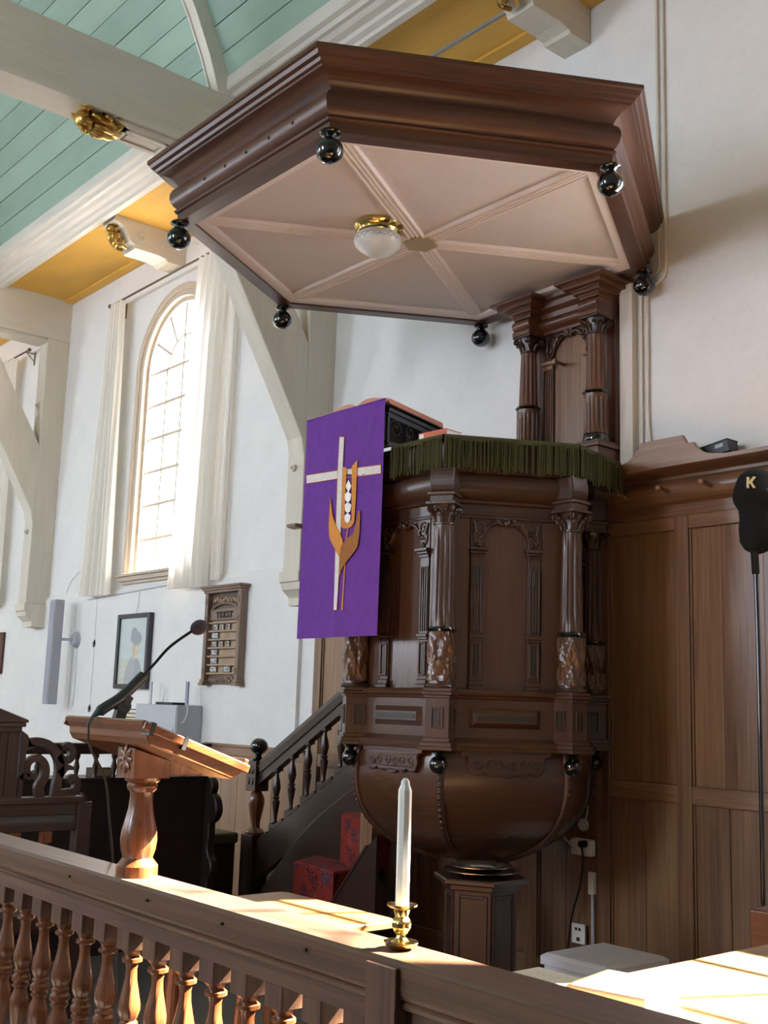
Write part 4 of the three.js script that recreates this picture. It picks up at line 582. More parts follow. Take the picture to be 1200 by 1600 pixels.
{
  const bn = thing('antependium', 'purple banner with white cross and golden leaves hanging from the bible stand', 'banner', [-0.305, 1.965, 1.55]); bn.position.set(-0.305 - 0.105, 1.972, 1.478); bn.scale.set(1.0225, 1.0225, 1);
  const zAt = (x, y) => 1.552 + 0.006 * sin((x + 0.4) * 9 + (y - 2.5) * 1.5) + 0.010 * Math.exp(-(((x + 0.30) + 0.03 * (2.2 - y)) ** 2) / 0.0015) * Math.max(0, Math.min(1, (2.25 - y) / 0.3)) + 0.006 * Math.exp(-((x + 0.56 - 0.32 * (3.25 - y) * 0.5) ** 2) / 0.0004) * Math.max(0, 1 - (3.25 - y) / 0.55) + 0.006 * Math.exp(-((x + 0.03 + 0.3 * (3.25 - y) * 0.6) ** 2) / 0.0004) * Math.max(0, 1 - (3.25 - y) / 0.6);
  const nx = 50, ny = 80, pos = [], uv = [], idx = [];
  for (let j = 0; j <= ny; j++) for (let i = 0; i <= nx; i++) { const y = 3.252 - 1.287 * j / ny, x = -0.663 + 0.713 * i / nx; pos.push(x, y, zAt(x, y)); uv.push(x * 6, y * 6); }
  for (let j = 0; j < ny; j++) for (let i = 0; i < nx; i++) { const a = j * (nx + 1) + i, c = a + nx + 1; idx.push(a, c, a + 1, a + 1, c, c + 1); }
  const g = new THREE.BufferGeometry(); g.setAttribute('position', new THREE.Float32BufferAttribute(pos, 3)); g.setAttribute('uv', new THREE.Float32BufferAttribute(uv, 2)); g.setIndex(idx); g.computeVertexNormals(); addMesh(bn, 'cloth', g, M.purple, 'own');
  addMesh(bn, 'top_fold', box(-0.663, 0.05, 3.245, 3.253, 1.536, 1.553, 0.003), M.purple);
  const wh = std('#ebe8e1', 0.85, { map: clothTex }), or = std('#e2953a', 0.75, { map: clothTex }), br = std('#a86a26', 0.75, { map: clothTex });
  const A = { // outlines in metres on the banner
    vert: [[-0.322, 3.094], [-0.279, 3.087], [-0.282, 2.872], [-0.277, 2.569], [-0.286, 2.113], [-0.315, 2.114], [-0.324, 2.574], [-0.327, 2.879]], horiz: [[-0.641, 2.918], [0.035, 2.883], [0.038, 2.835], [-0.637, 2.869]],
    cup: [[-0.282, 2.915], [-0.244, 2.904], [-0.247, 2.733], [-0.246, 2.612], [-0.216, 2.584], [-0.184, 2.605], [-0.191, 2.726], [-0.2, 2.907], [-0.156, 2.935], [-0.155, 2.722], [-0.16, 2.59], [-0.178, 2.568], [-0.204, 2.56], [-0.25, 2.562], [-0.27, 2.573], [-0.278, 2.737]],
    left: [[-0.387, 2.754], [-0.358, 2.645], [-0.328, 2.595], [-0.289, 2.545], [-0.252, 2.492], [-0.257, 2.455], [-0.273, 2.399], [-0.33, 2.461], [-0.381, 2.521], [-0.392, 2.589]], right: [[-0.125, 2.652], [-0.114, 2.635], [-0.112, 2.528], [-0.123, 2.452], [-0.157, 2.418], [-0.231, 2.362], [-0.262, 2.332], [-0.273, 2.296], [-0.273, 2.403], [-0.266, 2.456], [-0.22, 2.497], [-0.163, 2.521], [-0.138, 2.588]],
    stem1: [[-0.218, 2.561], [-0.21, 2.56], [-0.221, 2.493], [-0.231, 2.49]], stem2: [[-0.235, 2.363], [-0.226, 2.366], [-0.237, 2.11], [-0.249, 2.111]],
    g1: [[-0.222, 2.832], [-0.195, 2.793], [-0.218, 2.761], [-0.246, 2.8]], g2: [[-0.226, 2.768], [-0.192, 2.747], [-0.2, 2.715], [-0.223, 2.703], [-0.245, 2.723], [-0.249, 2.754]], g3: [[-0.223, 2.707], [-0.189, 2.689], [-0.196, 2.652], [-0.219, 2.645], [-0.241, 2.66], [-0.246, 2.695]], g4: [[-0.219, 2.646], [-0.191, 2.628], [-0.196, 2.598], [-0.218, 2.586], [-0.241, 2.605], [-0.245, 2.632]] };
  const applique = (name, out, mat, lift, edge) => { const g2 = ext(shapeOf(out), 0.0022, 0.0005); const q = g2.attributes.position; for (let i = 0; i < q.count; i++) q.setZ(i, q.getZ(i) + zAt(q.getX(i), q.getY(i)) + lift); g2.computeVertexNormals(); addMesh(bn, name, g2, mat); if (edge) addMesh(bn, 'edge_stitching', new THREE.TubeGeometry(new THREE.CatmullRomCurve3(out.map(([x, y]) => V(x, y, zAt(x, y) + lift + 0.002)), true, 'catmullrom', 0.05), out.length * 8, 0.0022, 4, true), edge); };
  // fine subdivision of the long cross bars keeps them on the cloth
  const cut = (o, n) => { const r = []; o.forEach((p, i) => { const q = o[(i + 1) % o.length]; for (let k = 0; k < n; k++) r.push([p[0] + (q[0] - p[0]) * k / n, p[1] + (q[1] - p[1]) * k / n]); }); return r; };
  applique('cross_beam', cut(A.horiz, 6), wh, 0.002, or); applique('cross_upright', cut(A.vert, 4), wh, 0.0035, or); applique('grain_cup', A.cup, or, 0.006);
  for (const k of ['g1', 'g2', 'g3', 'g4']) applique('grain', A[k], std('#f0eee8', 0.8), 0.0075);
  applique('leaf', A.left, or, 0.006, or); applique('leaf', A.right, br, 0.008, or); applique('stalk', A.stem1, or, 0.005); applique('stalk', cut(A.stem2, 4), or, 0.003);
}
// ---------------------------------------------------------------- stair to the pulpit
{
  const s = thing('pulpit_stair', 'dark wooden stair with turned balusters and red carpeted steps up to the pulpit', 'stair', [-1.8, 0, 0.6]), z = 0.5, m = M.stair;
  const hr = x => 1.155 + 0.566 * (x + 2.45), st = x => 0.6 + 0.592 * (x + 2.45);
  const nw = sub(s, 'newel_post'), nx = -2.55;
  addMesh(nw, 'foot', box(nx - 0.075, nx + 0.075, 0, 0.64, z - 0.075, z + 0.075, 0.006), m);
  addMesh(nw, 'turning', lathe([[0.07, 0.64], [0.075, 0.655], [0.06, 0.67], [0.036, 0.685], [0.034, 0.72], [0.05, 0.8], [0.062, 0.86], [0.06, 0.9], [0.045, 0.93], [0.034, 0.945], [0.045, 0.955]], nx, z, 28), M.baluster);
  addMesh(nw, 'block', box(nx - 0.062, nx + 0.062, 0.95, 1.17, z - 0.062, z + 0.062, 0.006), m);
  for (const dx of [-0.024, 0.024]) for (const y of [0.99, 1.07]) { addMesh(nw, 'carved_drop', new THREE.SphereGeometry(1, 8, 6).scale(0.014, 0.028, 0.008).translate(nx + dx, y + 0.03, z + 0.062), m); addMesh(nw, 'carved_drop', new THREE.SphereGeometry(1, 8, 6).scale(0.008, 0.028, 0.014).translate(nx + 0.062, y + 0.03, z + dx), m); }
  addMesh(nw, 'ball', lathe([[0.045, 1.17], [0.05, 1.18], [0.03, 1.195], [0.022, 1.21], [0.03, 1.222], ...Array.from({ length: 14 }, (_, k) => { const q = 2.6 - 2.6 * k / 13; return [Math.max(0.001, 0.068 * sin(q)), 1.275 + 0.062 * cos(q)]; })], nx, z, 28), M.black);
  addMesh(s, 'handrail', [px([[z - 0.04, -0.05], [z + 0.04, -0.05], [z + 0.045, 0.0], [z + 0.03, 0.035], [z - 0.03, 0.035], [z - 0.045, 0]], 0, 1.95, 0.004).applyMatrix4(new THREE.Matrix4().makeRotationZ(Math.atan(0.566))).translate(-2.49, hr(-2.49), 0)], m, 'x');
  addMesh(s, 'handrail_underboard', pz([[-2.49, hr(-2.49) - 0.13], [-0.85, hr(-0.85) - 0.13], [-0.85, hr(-0.85) - 0.04], [-2.49, hr(-2.49) - 0.04]], z - 0.03, z + 0.03, 0.003), m, 'x');
  const bal = (x) => { const b = sub(s, 'baluster'), y0 = st(x), y1 = hr(x) - 0.11, h = y1 - y0; addMesh(b, 'top_block', box(x - 0.034, x + 0.034, y1 - 0.02, y1 + 0.05, z - 0.028, z + 0.028), m); addMesh(b, 'foot_block', box(x - 0.034, x + 0.034, y0 - 0.06, y0 + 0.05, z - 0.034, z + 0.034, 0.004), m);
    addMesh(b, 'turning', lathe([[0.03, 0.1], [0.032, 0.115], [0.02, 0.13], [0.014, 0.16], [0.016, 0.25], [0.026, 0.4], [0.03, 0.46], [0.018, 0.5], [0.03, 0.525], [0.018, 0.55], [0.024, 0.6], [0.032, 0.68], [0.026, 0.78], [0.015, 0.86], [0.014, 0.92], [0.028, 0.94], [0.028, 0.97]].map(([r, t]) => [r, y0 + t * h]), x, z, 16), m); };
  for (let k = 0; k < 8; k++) bal(-2.3 + k * 0.185);
  addMesh(s, 'string_board', pz([[-2.49, st(-2.49) - 0.26], [-0.85, st(-0.85) - 0.26], [-0.85, st(-0.85)], [-2.49, st(-2.49)]], z - 0.035, z + 0.035, 0.004), m, 'x');
  for (let k = 0; k < 8; k++) { const x = -2.415 + k * 0.185; addMesh(s, 'string_cap', bar([x - 0.065, st(x - 0.065) + 0.01, z], [x + 0.065, st(x + 0.065) + 0.01, z], 0.075, 0.02), m, 'x'); }
  // lower curved string with rounded edge, carpeted winders, near string
  const cur = [[-2.29, 0.28], [-2.05, 0.52], [-1.8, 0.74], [-1.5, 0.94], [-1.2, 1.1], [-0.95, 1.2]];
  addMesh(s, 'lower_string', pz([[-2.29, 0], [-0.95, 0], ...[...cur].reverse()], 0.56, 0.6), m, 'x');
  addMesh(s, 'string_edge', tube(cur.map(([x, y]) => [x, y, 0.585]), 0.014, 6, 30), m);
  const carpet = (() => { const cv = document.createElement('canvas'); cv.width = cv.height = 256; const c = cv.getContext('2d'); c.fillStyle = '#8c2419'; c.fillRect(0, 0, 256, 256); const col = ['#30344c', '#4d566e', '#3a1411', '#a9402c', '#27293b'];
    for (let i = 0; i < 90; i++) { c.fillStyle = col[i % 5]; c.globalAlpha = 0.85; const x = rnd(0, 256), y = rnd(0, 256); c.beginPath(); c.ellipse(x, y, rnd(3, 16), rnd(2, 7), rnd(0, 3), 0, 7); c.fill(); if (i % 9 === 0) for (let k = 0; k < 8; k++) { c.beginPath(); c.ellipse(x + 18 * cos(k * PI / 4), y + 18 * sin(k * PI / 4), 9, 4, k * PI / 4, 0, 7); c.fill(); } } const t = new THREE.CanvasTexture(cv); t.colorSpace = THREE.SRGBColorSpace; t.wrapS = t.wrapT = THREE.RepeatWrapping; return new THREE.MeshStandardMaterial({ map: t, color: '#dcd2ce', roughness: 1 }); })();
  const cuv = g => uvs(g, 'y', 0.45, 0.45);
  addMesh(s, 'carpeted_step', cuv(py([[-1.66, 0.6], [-1.05, 0.6], [-0.98, 0.98], [-1.5, 0.9]], 0.0, 0.6, 0.012)), carpet, 'own');
  addMesh(s, 'carpeted_step', cuv(py([[-1.34, 0.6], [-0.9, 0.6], [-0.86, 0.86], [-1.2, 0.76]], 0.6, 0.92, 0.012)), carpet, 'own');
  addMesh(s, 'near_string', px([[0.98, 0], [1.02, 0], [1.02, 0.1], [0.98, 0.1]], -0.5, -0.4), m);
  addMesh(s, 'near_string_board', pz([[-1.3, 0.0], [-0.55, 0], [-0.55, 0.86], [-0.62, 0.8], [-1.3, 0.02]], 0.985, 1.01), m, 'x');
  addMesh(s, 'near_edge', bar([-1.3, 0.03, 1.0], [-0.64, 0.79, 1.0], 0.03, 0.016), m, 'x');
  addMesh(s, 'support_post', box(-0.78, -0.67, 0, 0.97, 0.88, 0.95, 0.006), M.wall[1]);
}
// ---------------------------------------------------------------- baptismal stand with dishes
{
  const cx = 0.8, cz = 1.52, f = localThing('hexagonal_stand', 'small hexagonal dark wooden stand in front of the pulpit bowl', 'stand', [cx, 0, cz]);
  const hx = (r, y0, y1, b = 0.004) => py(Array.from({ length: 6 }, (_, i) => [r * sin(i * PI / 3), r * cos(i * PI / 3)]), y0, y1, b);
  addMesh(f, 'body', hx(0.165, 0.06, 0.8), M.stair); addMesh(f, 'foot', hx(0.2, 0, 0.07), M.stair); addMesh(f, 'top', [hx(0.19, 0.8, 0.825), hx(0.225, 0.825, 0.85, 0.006)], M.stair, 'x');
  for (let i = 0; i < 6; i++) { const p = sub(f, 'side_panel'); p.rotation.y = i * PI / 3 + PI / 6; const z = 0.165 * cos(PI / 6) - 0.002; for (const [a, b, c, d] of [[-0.07, -0.055, 0.1, 0.78], [0.055, 0.07, 0.1, 0.78], [-0.055, 0.055, 0.1, 0.115], [-0.055, 0.055, 0.765, 0.78]]) addMesh(p, 'moulding', box(a, b, c, d, z, z + 0.01, 0.004), M.pew); addMesh(p, 'field', box(-0.055, 0.055, 0.115, 0.765, z - 0.004, z + 0.004), M.stair); }
  const pew = new THREE.MeshStandardMaterial({ color: '#a8adb0', metalness: 1, roughness: 0.22 });
  const dish = (r, y) => [[0.001, y + 0.004], [r * 0.62, y + 0.004], [r * 0.74, y + 0.02], [r, y + 0.026], [r, y + 0.029], [r * 0.72, y + 0.024], [r * 0.6, y + 0.008], [0.001, y + 0.008]];
  single('pewter_dish', 'lower and wider of the two pewter dishes on the hexagonal stand', 'dish', lathe(dish(0.175, 0.848), cx, cz, 40), pew, 'own', 'pewter dishes');
  single('pewter_dish', 'upper pewter dish stacked on the wider one', 'dish', lathe(dish(0.145, 0.868), cx, cz, 40), pew, 'own', 'pewter dishes');
}
// ---------------------------------------------------------------- electrical fittings on the panelling
{ const a = thing('power_adaptor', 'cream four-way plug adaptor on the wood panelling', 'socket', [0.215, 0.79, 0.08]); addMesh(a, 'housing', box(0.14, 0.29, 0.785, 0.88, 0.063, 0.115, 0.012), M.offwhite); for (const [x, y] of [[0.18, 0.808], [0.25, 0.808], [0.18, 0.855], [0.25, 0.855]]) addMesh(a, 'outlet', lathe([[0.019, 0], [0.017, 0.006], [0.012, 0.002]], 0, 0, 14).rotateX(PI / 2).translate(x, y, 0.113), std('#cfcabd', 0.5));
  addMesh(a, 'black_plug', [new THREE.CylinderGeometry(0.02, 0.022, 0.04, 12).rotateX(PI / 2).translate(0.25, 0.855, 0.135)], M.dark); addMesh(a, 'white_plug', new THREE.CylinderGeometry(0.018, 0.02, 0.04, 12).rotateX(PI / 2).translate(0.18, 0.855, 0.135), M.offwhite);
  addMesh(a, 'black_cable', tube([[0.25, 0.85, 0.15], [0.24, 0.78, 0.12], [0.19, 0.62, 0.085], [0.12, 0.42, 0.08], [0.09, 0.2, 0.08]], 0.006, 6), M.dark); addMesh(a, 'white_cable', tube([[0.18, 0.855, 0.15], [0.13, 0.86, 0.13], [0.08, 0.89, 0.1], [0.08, 0.93, 0.08], [0.1, 0.97, 0.075]], 0.006, 6), M.offwhite); }
single('round_cover', 'small round white cover above the plug adaptor', 'cover', [new THREE.CylinderGeometry(0.034, 0.036, 0.014, 24).rotateX(PI / 2).translate(0.2, 0.955, 0.07), tube([[0.23, 1.1, 0.066], [0.228, 1.03, 0.066], [0.215, 0.985, 0.066]], 0.004, 5)], M.offwhite, 'y');
{ const j = thing('cable_switch', 'slim white cable junction on the panelling below the adaptor', 'switch', [0.27, 0.3, 0.07]); addMesh(j, 'box', box(0.25, 0.292, 0.575, 0.7, 0.062, 0.09, 0.005), M.offwhite); addMesh(j, 'lead', [tube([[0.272, 0.58, 0.07], [0.275, 0.4, 0.07], [0.272, 0.1, 0.07]], 0.006, 6)], M.grey); addMesh(j, 'lead', [tube([[0.26, 0.58, 0.068], [0.262, 0.4, 0.068], [0.26, 0.1, 0.068]], 0.004, 6)], M.offwhite); }
{ const j = thing('wall_outlet', 'white double wall outlet low on the panelling', 'socket', [0.17, 0.29, 0.07]); addMesh(j, 'plate', box(0.12, 0.218, 0.29, 0.4, 0.062, 0.078, 0.004), M.offwhite); for (const [x, y] of [[0.155, 0.37], [0.18, 0.37]]) addMesh(j, 'outlet', box(x - 0.008, x + 0.008, y - 0.008, y + 0.008, 0.076, 0.08), M.dark); addMesh(j, 'outlet', box(0.158, 0.182, 0.305, 0.325, 0.076, 0.08), M.dark); }
{ const j = thing('grey_outlet', 'small grey socket low on the panelling behind the candle', 'socket', [-1.5, 0.18, 0.07]); addMesh(j, 'plate', box(-1.56, -1.44, 0.14, 0.28, 0.062, 0.1, 0.006), M.grey); for (const x of [-1.52, -1.48]) addMesh(j, 'outlet', box(x - 0.01, x + 0.01, 0.2, 0.25, 0.098, 0.103), std('#4a4b4e', 0.5)); }
// ---------------------------------------------------------------- white box, table, desk, things on them
{ const b = localThing('white_bin', 'white plastic box with a sloping-edged lid by the panelling', 'box', [0.78, 0, 0.6]);
  addMesh(b, 'body', box(-0.2, 0.2, 0, 0.35, -0.24, 0.24, 0.012), std('#d8d6da', 0.5)); const lid = new THREE.BufferGeometry(), o = [[-0.21, -0.25], [0.21, -0.25], [0.21, 0.25], [-0.21, 0.25]], n = o.map(([x, z]) => [x * 0.9, z * 0.9]), pos = []; const Q = (a, b2, c, d) => pos.push(...a, ...c, ...b2, ...a, ...d, ...c);
  for (let k = 0; k < 4; k++) { const a = o[k], c = o[(k + 1) % 4]; Q([a[0], 0.345, a[1]], [c[0], 0.345, c[1]], [c[0], 0.385, c[1]], [a[0], 0.385, a[1]]); Q([a[0], 0.385, a[1]], [c[0], 0.385, c[1]], [n[(k + 1) % 4][0], 0.4, n[(k + 1) % 4][1]], [n[k][0], 0.4, n[k][1]]); } Q(...n.map(([x, z]) => [x, 0.4, z])); Q(...[...o].reverse().map(([x, z]) => [x, 0.345, z])); lid.setAttribute('position', new THREE.Float32BufferAttribute(pos, 3)); lid.computeVertexNormals(); addMesh(b, 'lid', lid, std('#dcdadc', 0.5)); }
function rrect(x0, x1, z0, z1, r) { const s = new THREE.Shape(); s.moveTo(x0 + r, z0); s.lineTo(x1 - r, z0); s.quadraticCurveTo(x1, z0, x1, z0 + r); s.lineTo(x1, z1 - r); s.quadraticCurveTo(x1, z1, x1 - r, z1); s.lineTo(x0 + r, z1); s.quadraticCurveTo(x0, z1, x0, z1 - r); s.lineTo(x0, z0 + r); s.quadraticCurveTo(x0, z0, x0 + r, z0); return s; }
{ const t = thing('small_table', 'small yellowish wooden table in full sun behind the balustrade', 'table', [0.84, 0, 2.75]);
  addMesh(t, 'top', py(rrect(0.46, 1.22, 2.38, 3.12, 0.06), 0.768, 0.8, 0.006, 6), M.table, 'x'); addMesh(t, 'apron', box(0.56, 1.12, 0.69, 0.77, 2.48, 3.02, 0.006), M.lectern, 'x'); for (const x of [0.6, 1.08]) for (const z of [2.52, 2.98]) addMesh(t, 'leg', lathe([[0.03, 0], [0.034, 0.02], [0.022, 0.06], [0.03, 0.3], [0.036, 0.5], [0.026, 0.6], [0.034, 0.63], [0.034, 0.7]], x, z, 14), M.lectern); }
{ const t = thing('reading_desk', 'broad pale wooden desk top in glaring sun behind the balustrade', 'desk', [3.1, 0, 2.5]);
  addMesh(t, 'top', py(rrect(2.54, 3.75, 1.7, 3.3, 0.02), 0.868, 0.9, 0.005, 4), wood('#a9855c', { tex: woodC, r: 0.45, c: 0.2 }), 'z'); addMesh(t, 'side_panel', box(2.6, 2.64, 0, 0.87, 1.75, 3.25, 0.004), M.pew); addMesh(t, 'front_panel', box(2.64, 3.7, 0, 0.87, 1.75, 1.79, 0.004), M.pew); addMesh(t, 'side_panel', box(3.66, 3.7, 0, 0.87, 1.79, 3.25, 0.004), M.pew); }
{ const s = thing('front_bench', 'brown bench rail end beyond the sunlit desk at the photo edge', 'bench', [2.9, 0, 1.56]); addMesh(s, 'back_rail', box(2.24, 3.6, 0.78, 0.93, 1.5, 1.62, 0.01), M.baluster, 'x'); for (const x of [2.3, 3.5]) addMesh(s, 'upright', box(x, x + 0.06, 0, 0.79, 1.52, 1.6, 0.005), M.pew); addMesh(s, 'seat', box(2.28, 3.58, 0.42, 0.46, 1.15, 1.53, 0.005), M.pew, 'x'); addMesh(s, 'seat_front', box(2.3, 3.56, 0, 0.42, 1.17, 1.2, 0.003), M.pew, 'x'); }
{ const k = localThing('hymnal', 'thick hymnal with yellow edge lying on the sunlit desk', 'book', [2.745, 0.9, 2.98], deg(12)); addMesh(k, 'cover', [box(-0.1, 0.1, 0, 0.005, -0.11, 0.11), box(-0.1, 0.1, 0.04, 0.045, -0.11, 0.11), box(-0.1, 0.1, 0, 0.045, 0.104, 0.11)], std('#d8c9a8', 0.6)); addMesh(k, 'pages', box(-0.095, 0.095, 0.005, 0.04, -0.105, 0.104), M.paper); addMesh(k, 'spine', box(-0.106, -0.096, 0, 0.045, -0.11, 0.11, 0.003), std('#d9a21c', 0.5)); }
{ const s = thing('low_stool', 'low stool with pale cushion in the sun beside the desk', 'stool', [2.18, 0, 2.66]); addMesh(s, 'cushion', box(2.03, 2.33, 0.75, 0.8, 2.5, 2.82, 0.016), std('#d9cdb6', 0.85, { map: clothTex })); addMesh(s, 'seat', box(2.04, 2.32, 0.71, 0.75, 2.51, 2.81, 0.005), M.pew); for (const x of [2.07, 2.29]) for (const z of [2.54, 2.78]) addMesh(s, 'leg', box(x - 0.02, x + 0.02, 0, 0.71, z - 0.02, z + 0.02, 0.003), M.pew); }
// ---------------------------------------------------------------- benches at the left
const ribbon = (pts, w, x0, x1) => { const c = new THREE.CatmullRomCurve3(pts.map(p => V(p[0], p[1], 0))), n = pts.length * 6, L = [], R = []; for (let i = 0; i <= n; i++) { const p = c.getPoint(i / n), t = c.getTangent(i / n); const ww = typeof w === 'function' ? w(i / n) : w; L.push([p.x - t.y * ww / 2, p.y + t.x * ww / 2]); R.push([p.x + t.y * ww / 2, p.y - t.x * ww / 2]); } return px([...L, ...R.reverse()], x0, x1, 0.002); };
{ const b = thing('carved_bench', 'dark carved bench back with pierced scrolls and a pointed centre block', 'bench', [-1.0, 0, 3.1]), xa = -1.045, xb = -1.0, zc = 3.165;
  addMesh(b, 'centre_block', [box(xa, xb + 0.012, 1.07, 1.42, zc - 0.155, zc + 0.155, 0.004), ...[-0.1, -0.06, -0.02, 0.02, 0.06, 0.1].map(d => box(xb + 0.01, xb + 0.02, 1.1, 1.41, zc + d - 0.008, zc + d + 0.008, 0.003))], M.pew);
  addMesh(b, 'pediment', [box(xa - 0.01, xb + 0.03, 1.415, 1.44, zc - 0.155, zc + 0.155, 0.004), box(xa - 0.015, xb + 0.04, 1.44, 1.462, zc - 0.17, zc + 0.17, 0.004), px([[zc - 0.18, 1.462], [zc + 0.18, 1.462], [zc + 0.18, 1.475], [zc, 1.54], [zc - 0.18, 1.475]], xa - 0.02, xb + 0.045, 0.004)], M.pew, 'z');
  for (const q of [-1, 1]) { const Z = (l) => l.map(([z, y]) => [zc + q * (z - zc), y]); const rb = (n, l, w) => addMesh(b, n, ribbon(Z(l), q < 0 ? (typeof w === 'function' ? t => -w(t) : -w) : w, xa + 0.004, xb - 0.002), M.pew);
    addMesh(b, 'shoulder', px(q > 0 ? Z([[2.995, 1.09], [2.995, 1.42], [2.965, 1.40], [2.94, 1.355], [2.9, 1.345], [2.965, 1.32], [2.97, 1.09]]).reverse() : Z([[2.995, 1.09], [2.995, 1.42], [2.965, 1.40], [2.94, 1.355], [2.9, 1.345], [2.965, 1.32], [2.97, 1.09]]), xa + 0.004, xb - 0.002, 0.002), M.pew);
    rb('scroll', [[2.96, 1.36], [2.9, 1.365], [2.84, 1.345], [2.79, 1.29], [2.775, 1.22], [2.785, 1.15], [2.79, 1.085]], 0.045);
    rb('scroll', [[2.87, 1.085], [2.88, 1.14], [2.855, 1.19], [2.86, 1.25], [2.9, 1.285], [2.945, 1.265], [2.95, 1.22], [2.92, 1.195], [2.9, 1.215]], t => 0.05 - 0.024 * t);
    rb('scroll', [[2.94, 1.19], [2.965, 1.2], [2.985, 1.18]], 0.03);
    rb('scroll', [[2.79, 1.3], [2.755, 1.27], [2.72, 1.285], [2.715, 1.325], [2.74, 1.35], [2.765, 1.335]], t => 0.045 - 0.015 * t);
    rb('scroll', [[2.78, 1.2], [2.74, 1.235], [2.7, 1.23]], t => 0.05 - 0.035 * t);
    rb('scroll', [[2.77, 1.1], [2.725, 1.105], [2.685, 1.115], [2.675, 1.155], [2.7, 1.185], [2.73, 1.165]], t => 0.05 - 0.018 * t); }
  addMesh(b, 'top_rail', [box(xa - 0.01, xb + 0.02, 1.058, 1.092, 2.64, 3.65, 0.005), px([[2.64, 1.058], [2.6, 1.058], [2.635, 1.105], [2.64, 1.105]].reverse(), xa, xb)], M.pew, 'z'); addMesh(b, 'upper_rail', box(xa, xb, 1.0, 1.06, 2.63, 3.66, 0.004), M.pew, 'z'); addMesh(b, 'grey_slat', box(xa + 0.01, xb - 0.012, 0.965, 1.0, 2.66, 3.62), std('#4b4a4c', 0.4)); addMesh(b, 'lower_rail', box(xa, xb, 0.92, 0.965, 2.66, 3.63, 0.005), M.pew, 'z');
  for (const z of [2.63, 3.66]) addMesh(b, 'post', box(xa - 0.015, xb + 0.015, 0, 1.062, z - 0.04, z + 0.04, 0.006), M.pew);
  for (const z of [2.82, 2.985, 3.15, 3.315, 3.48]) { const k = sub(b, 'baluster'); addMesh(k, 'block', box(xa + 0.004, xb - 0.004, 0.86, 0.925, z - 0.03, z + 0.03, 0.004), M.baluster); addMesh(k, 'turning', lathe([[0.018, 0.5], [0.02, 0.56], [0.012, 0.6], [0.022, 0.72], [0.013, 0.82], [0.022, 0.84], [0.016, 0.865]], xa + 0.02, z, 14), M.baluster); }
  addMesh(b, 'seat', box(-1.5, xa, 0.42, 0.46, 2.6, 3.68, 0.005), M.pew, 'z'); addMesh(b, 'front_rail', box(-1.5, -1.46, 0, 0.42, 2.62, 3.66, 0.004), M.pew, 'z'); addMesh(b, 'bottom_rail', box(xa, xb, 0.44, 0.52, 2.66, 3.63, 0.005), M.pew, 'z'); }
{ const b = thing('dark_pew', 'dark panelled pew with a small baluster gallery and book shelf beside the stair', 'pew', [-2.3, 0, 1.8]), m = wood('#2a1c18', { r: 0.5, c: 0.15 });
  addMesh(b, 'front_panel', box(-2.24, -2.2, 0, 1.075, 1.16, 3.6, 0.004), m); addMesh(b, 'shelf', box(-2.48, -2.19, 1.072, 1.092, 1.15, 3.6, 0.004), m, 'z'); addMesh(b, 'top_rail', [box(-2.26, -2.19, 1.24, 1.29, 1.16, 3.6, 0.006), box(-2.27, -2.18, 1.288, 1.31, 1.14, 3.6, 0.006)], M.pew, 'z');
  for (let z = 1.2; z < 3.5; z += 0.13) addMesh(b, 'baluster', lathe([[0.02, 1.09], [0.012, 1.11], [0.02, 1.16], [0.011, 1.2], [0.02, 1.225], [0.02, 1.245]], -2.22, z, 12), M.pew);
  const e = new THREE.Shape(); e.moveTo(-2.62, 0); e.lineTo(-2.13, 0); e.lineTo(-2.13, 0.42); e.quadraticCurveTo(-2.06, 0.46, -2.1, 0.54); e.quadraticCurveTo(-2.17, 0.6, -2.14, 0.68); e.lineTo(-2.14, 0.78); e.quadraticCurveTo(-2.04, 0.82, -2.06, 0.9); e.quadraticCurveTo(-2.08, 0.97, -2.14, 0.98); e.quadraticCurveTo(-2.1, 1.04, -2.16, 1.08); e.lineTo(-2.62, 1.08); e.lineTo(-2.62, 0);
  addMesh(b, 'bench_end', pz(e, 1.1, 1.16, 0.008), m); addMesh(b, 'seat', box(-2.62, -2.24, 0.42, 0.46, 1.16, 3.6), m, 'z'); addMesh(b, 'back', box(-2.66, -2.62, 0, 1.0, 1.1, 3.6), m); }
{ const k = localThing('standing_book', 'old book leaning on the shelf of the dark pew', 'book', [-2.3, 1.092, 1.9], deg(90)); addMesh(k, 'cover', [box(-0.075, 0.075, 0, 0.006, -0.05, 0.05), box(-0.075, 0.075, 0.05, 0.056, -0.05, 0.05), box(-0.079, -0.073, 0, 0.056, -0.05, 0.05)], std('#4a3b2c', 0.7)); addMesh(k, 'pages', box(-0.073, 0.07, 0.006, 0.05, -0.046, 0.046), std('#b5a890', 0.8)); }
{ const b = thing('cushioned_bench', 'low bench with dull green cushion between pew and wainscot', 'bench', [-2.95, 0, 0.8]); addMesh(b, 'cushion', box(-3.3, -2.68, 0.56, 0.64, 0.55, 1.02, 0.02), std('#6b6540', 0.9, { map: clothTex })); addMesh(b, 'base', box(-3.28, -2.7, 0, 0.56, 0.57, 1.0, 0.005), M.pew); }
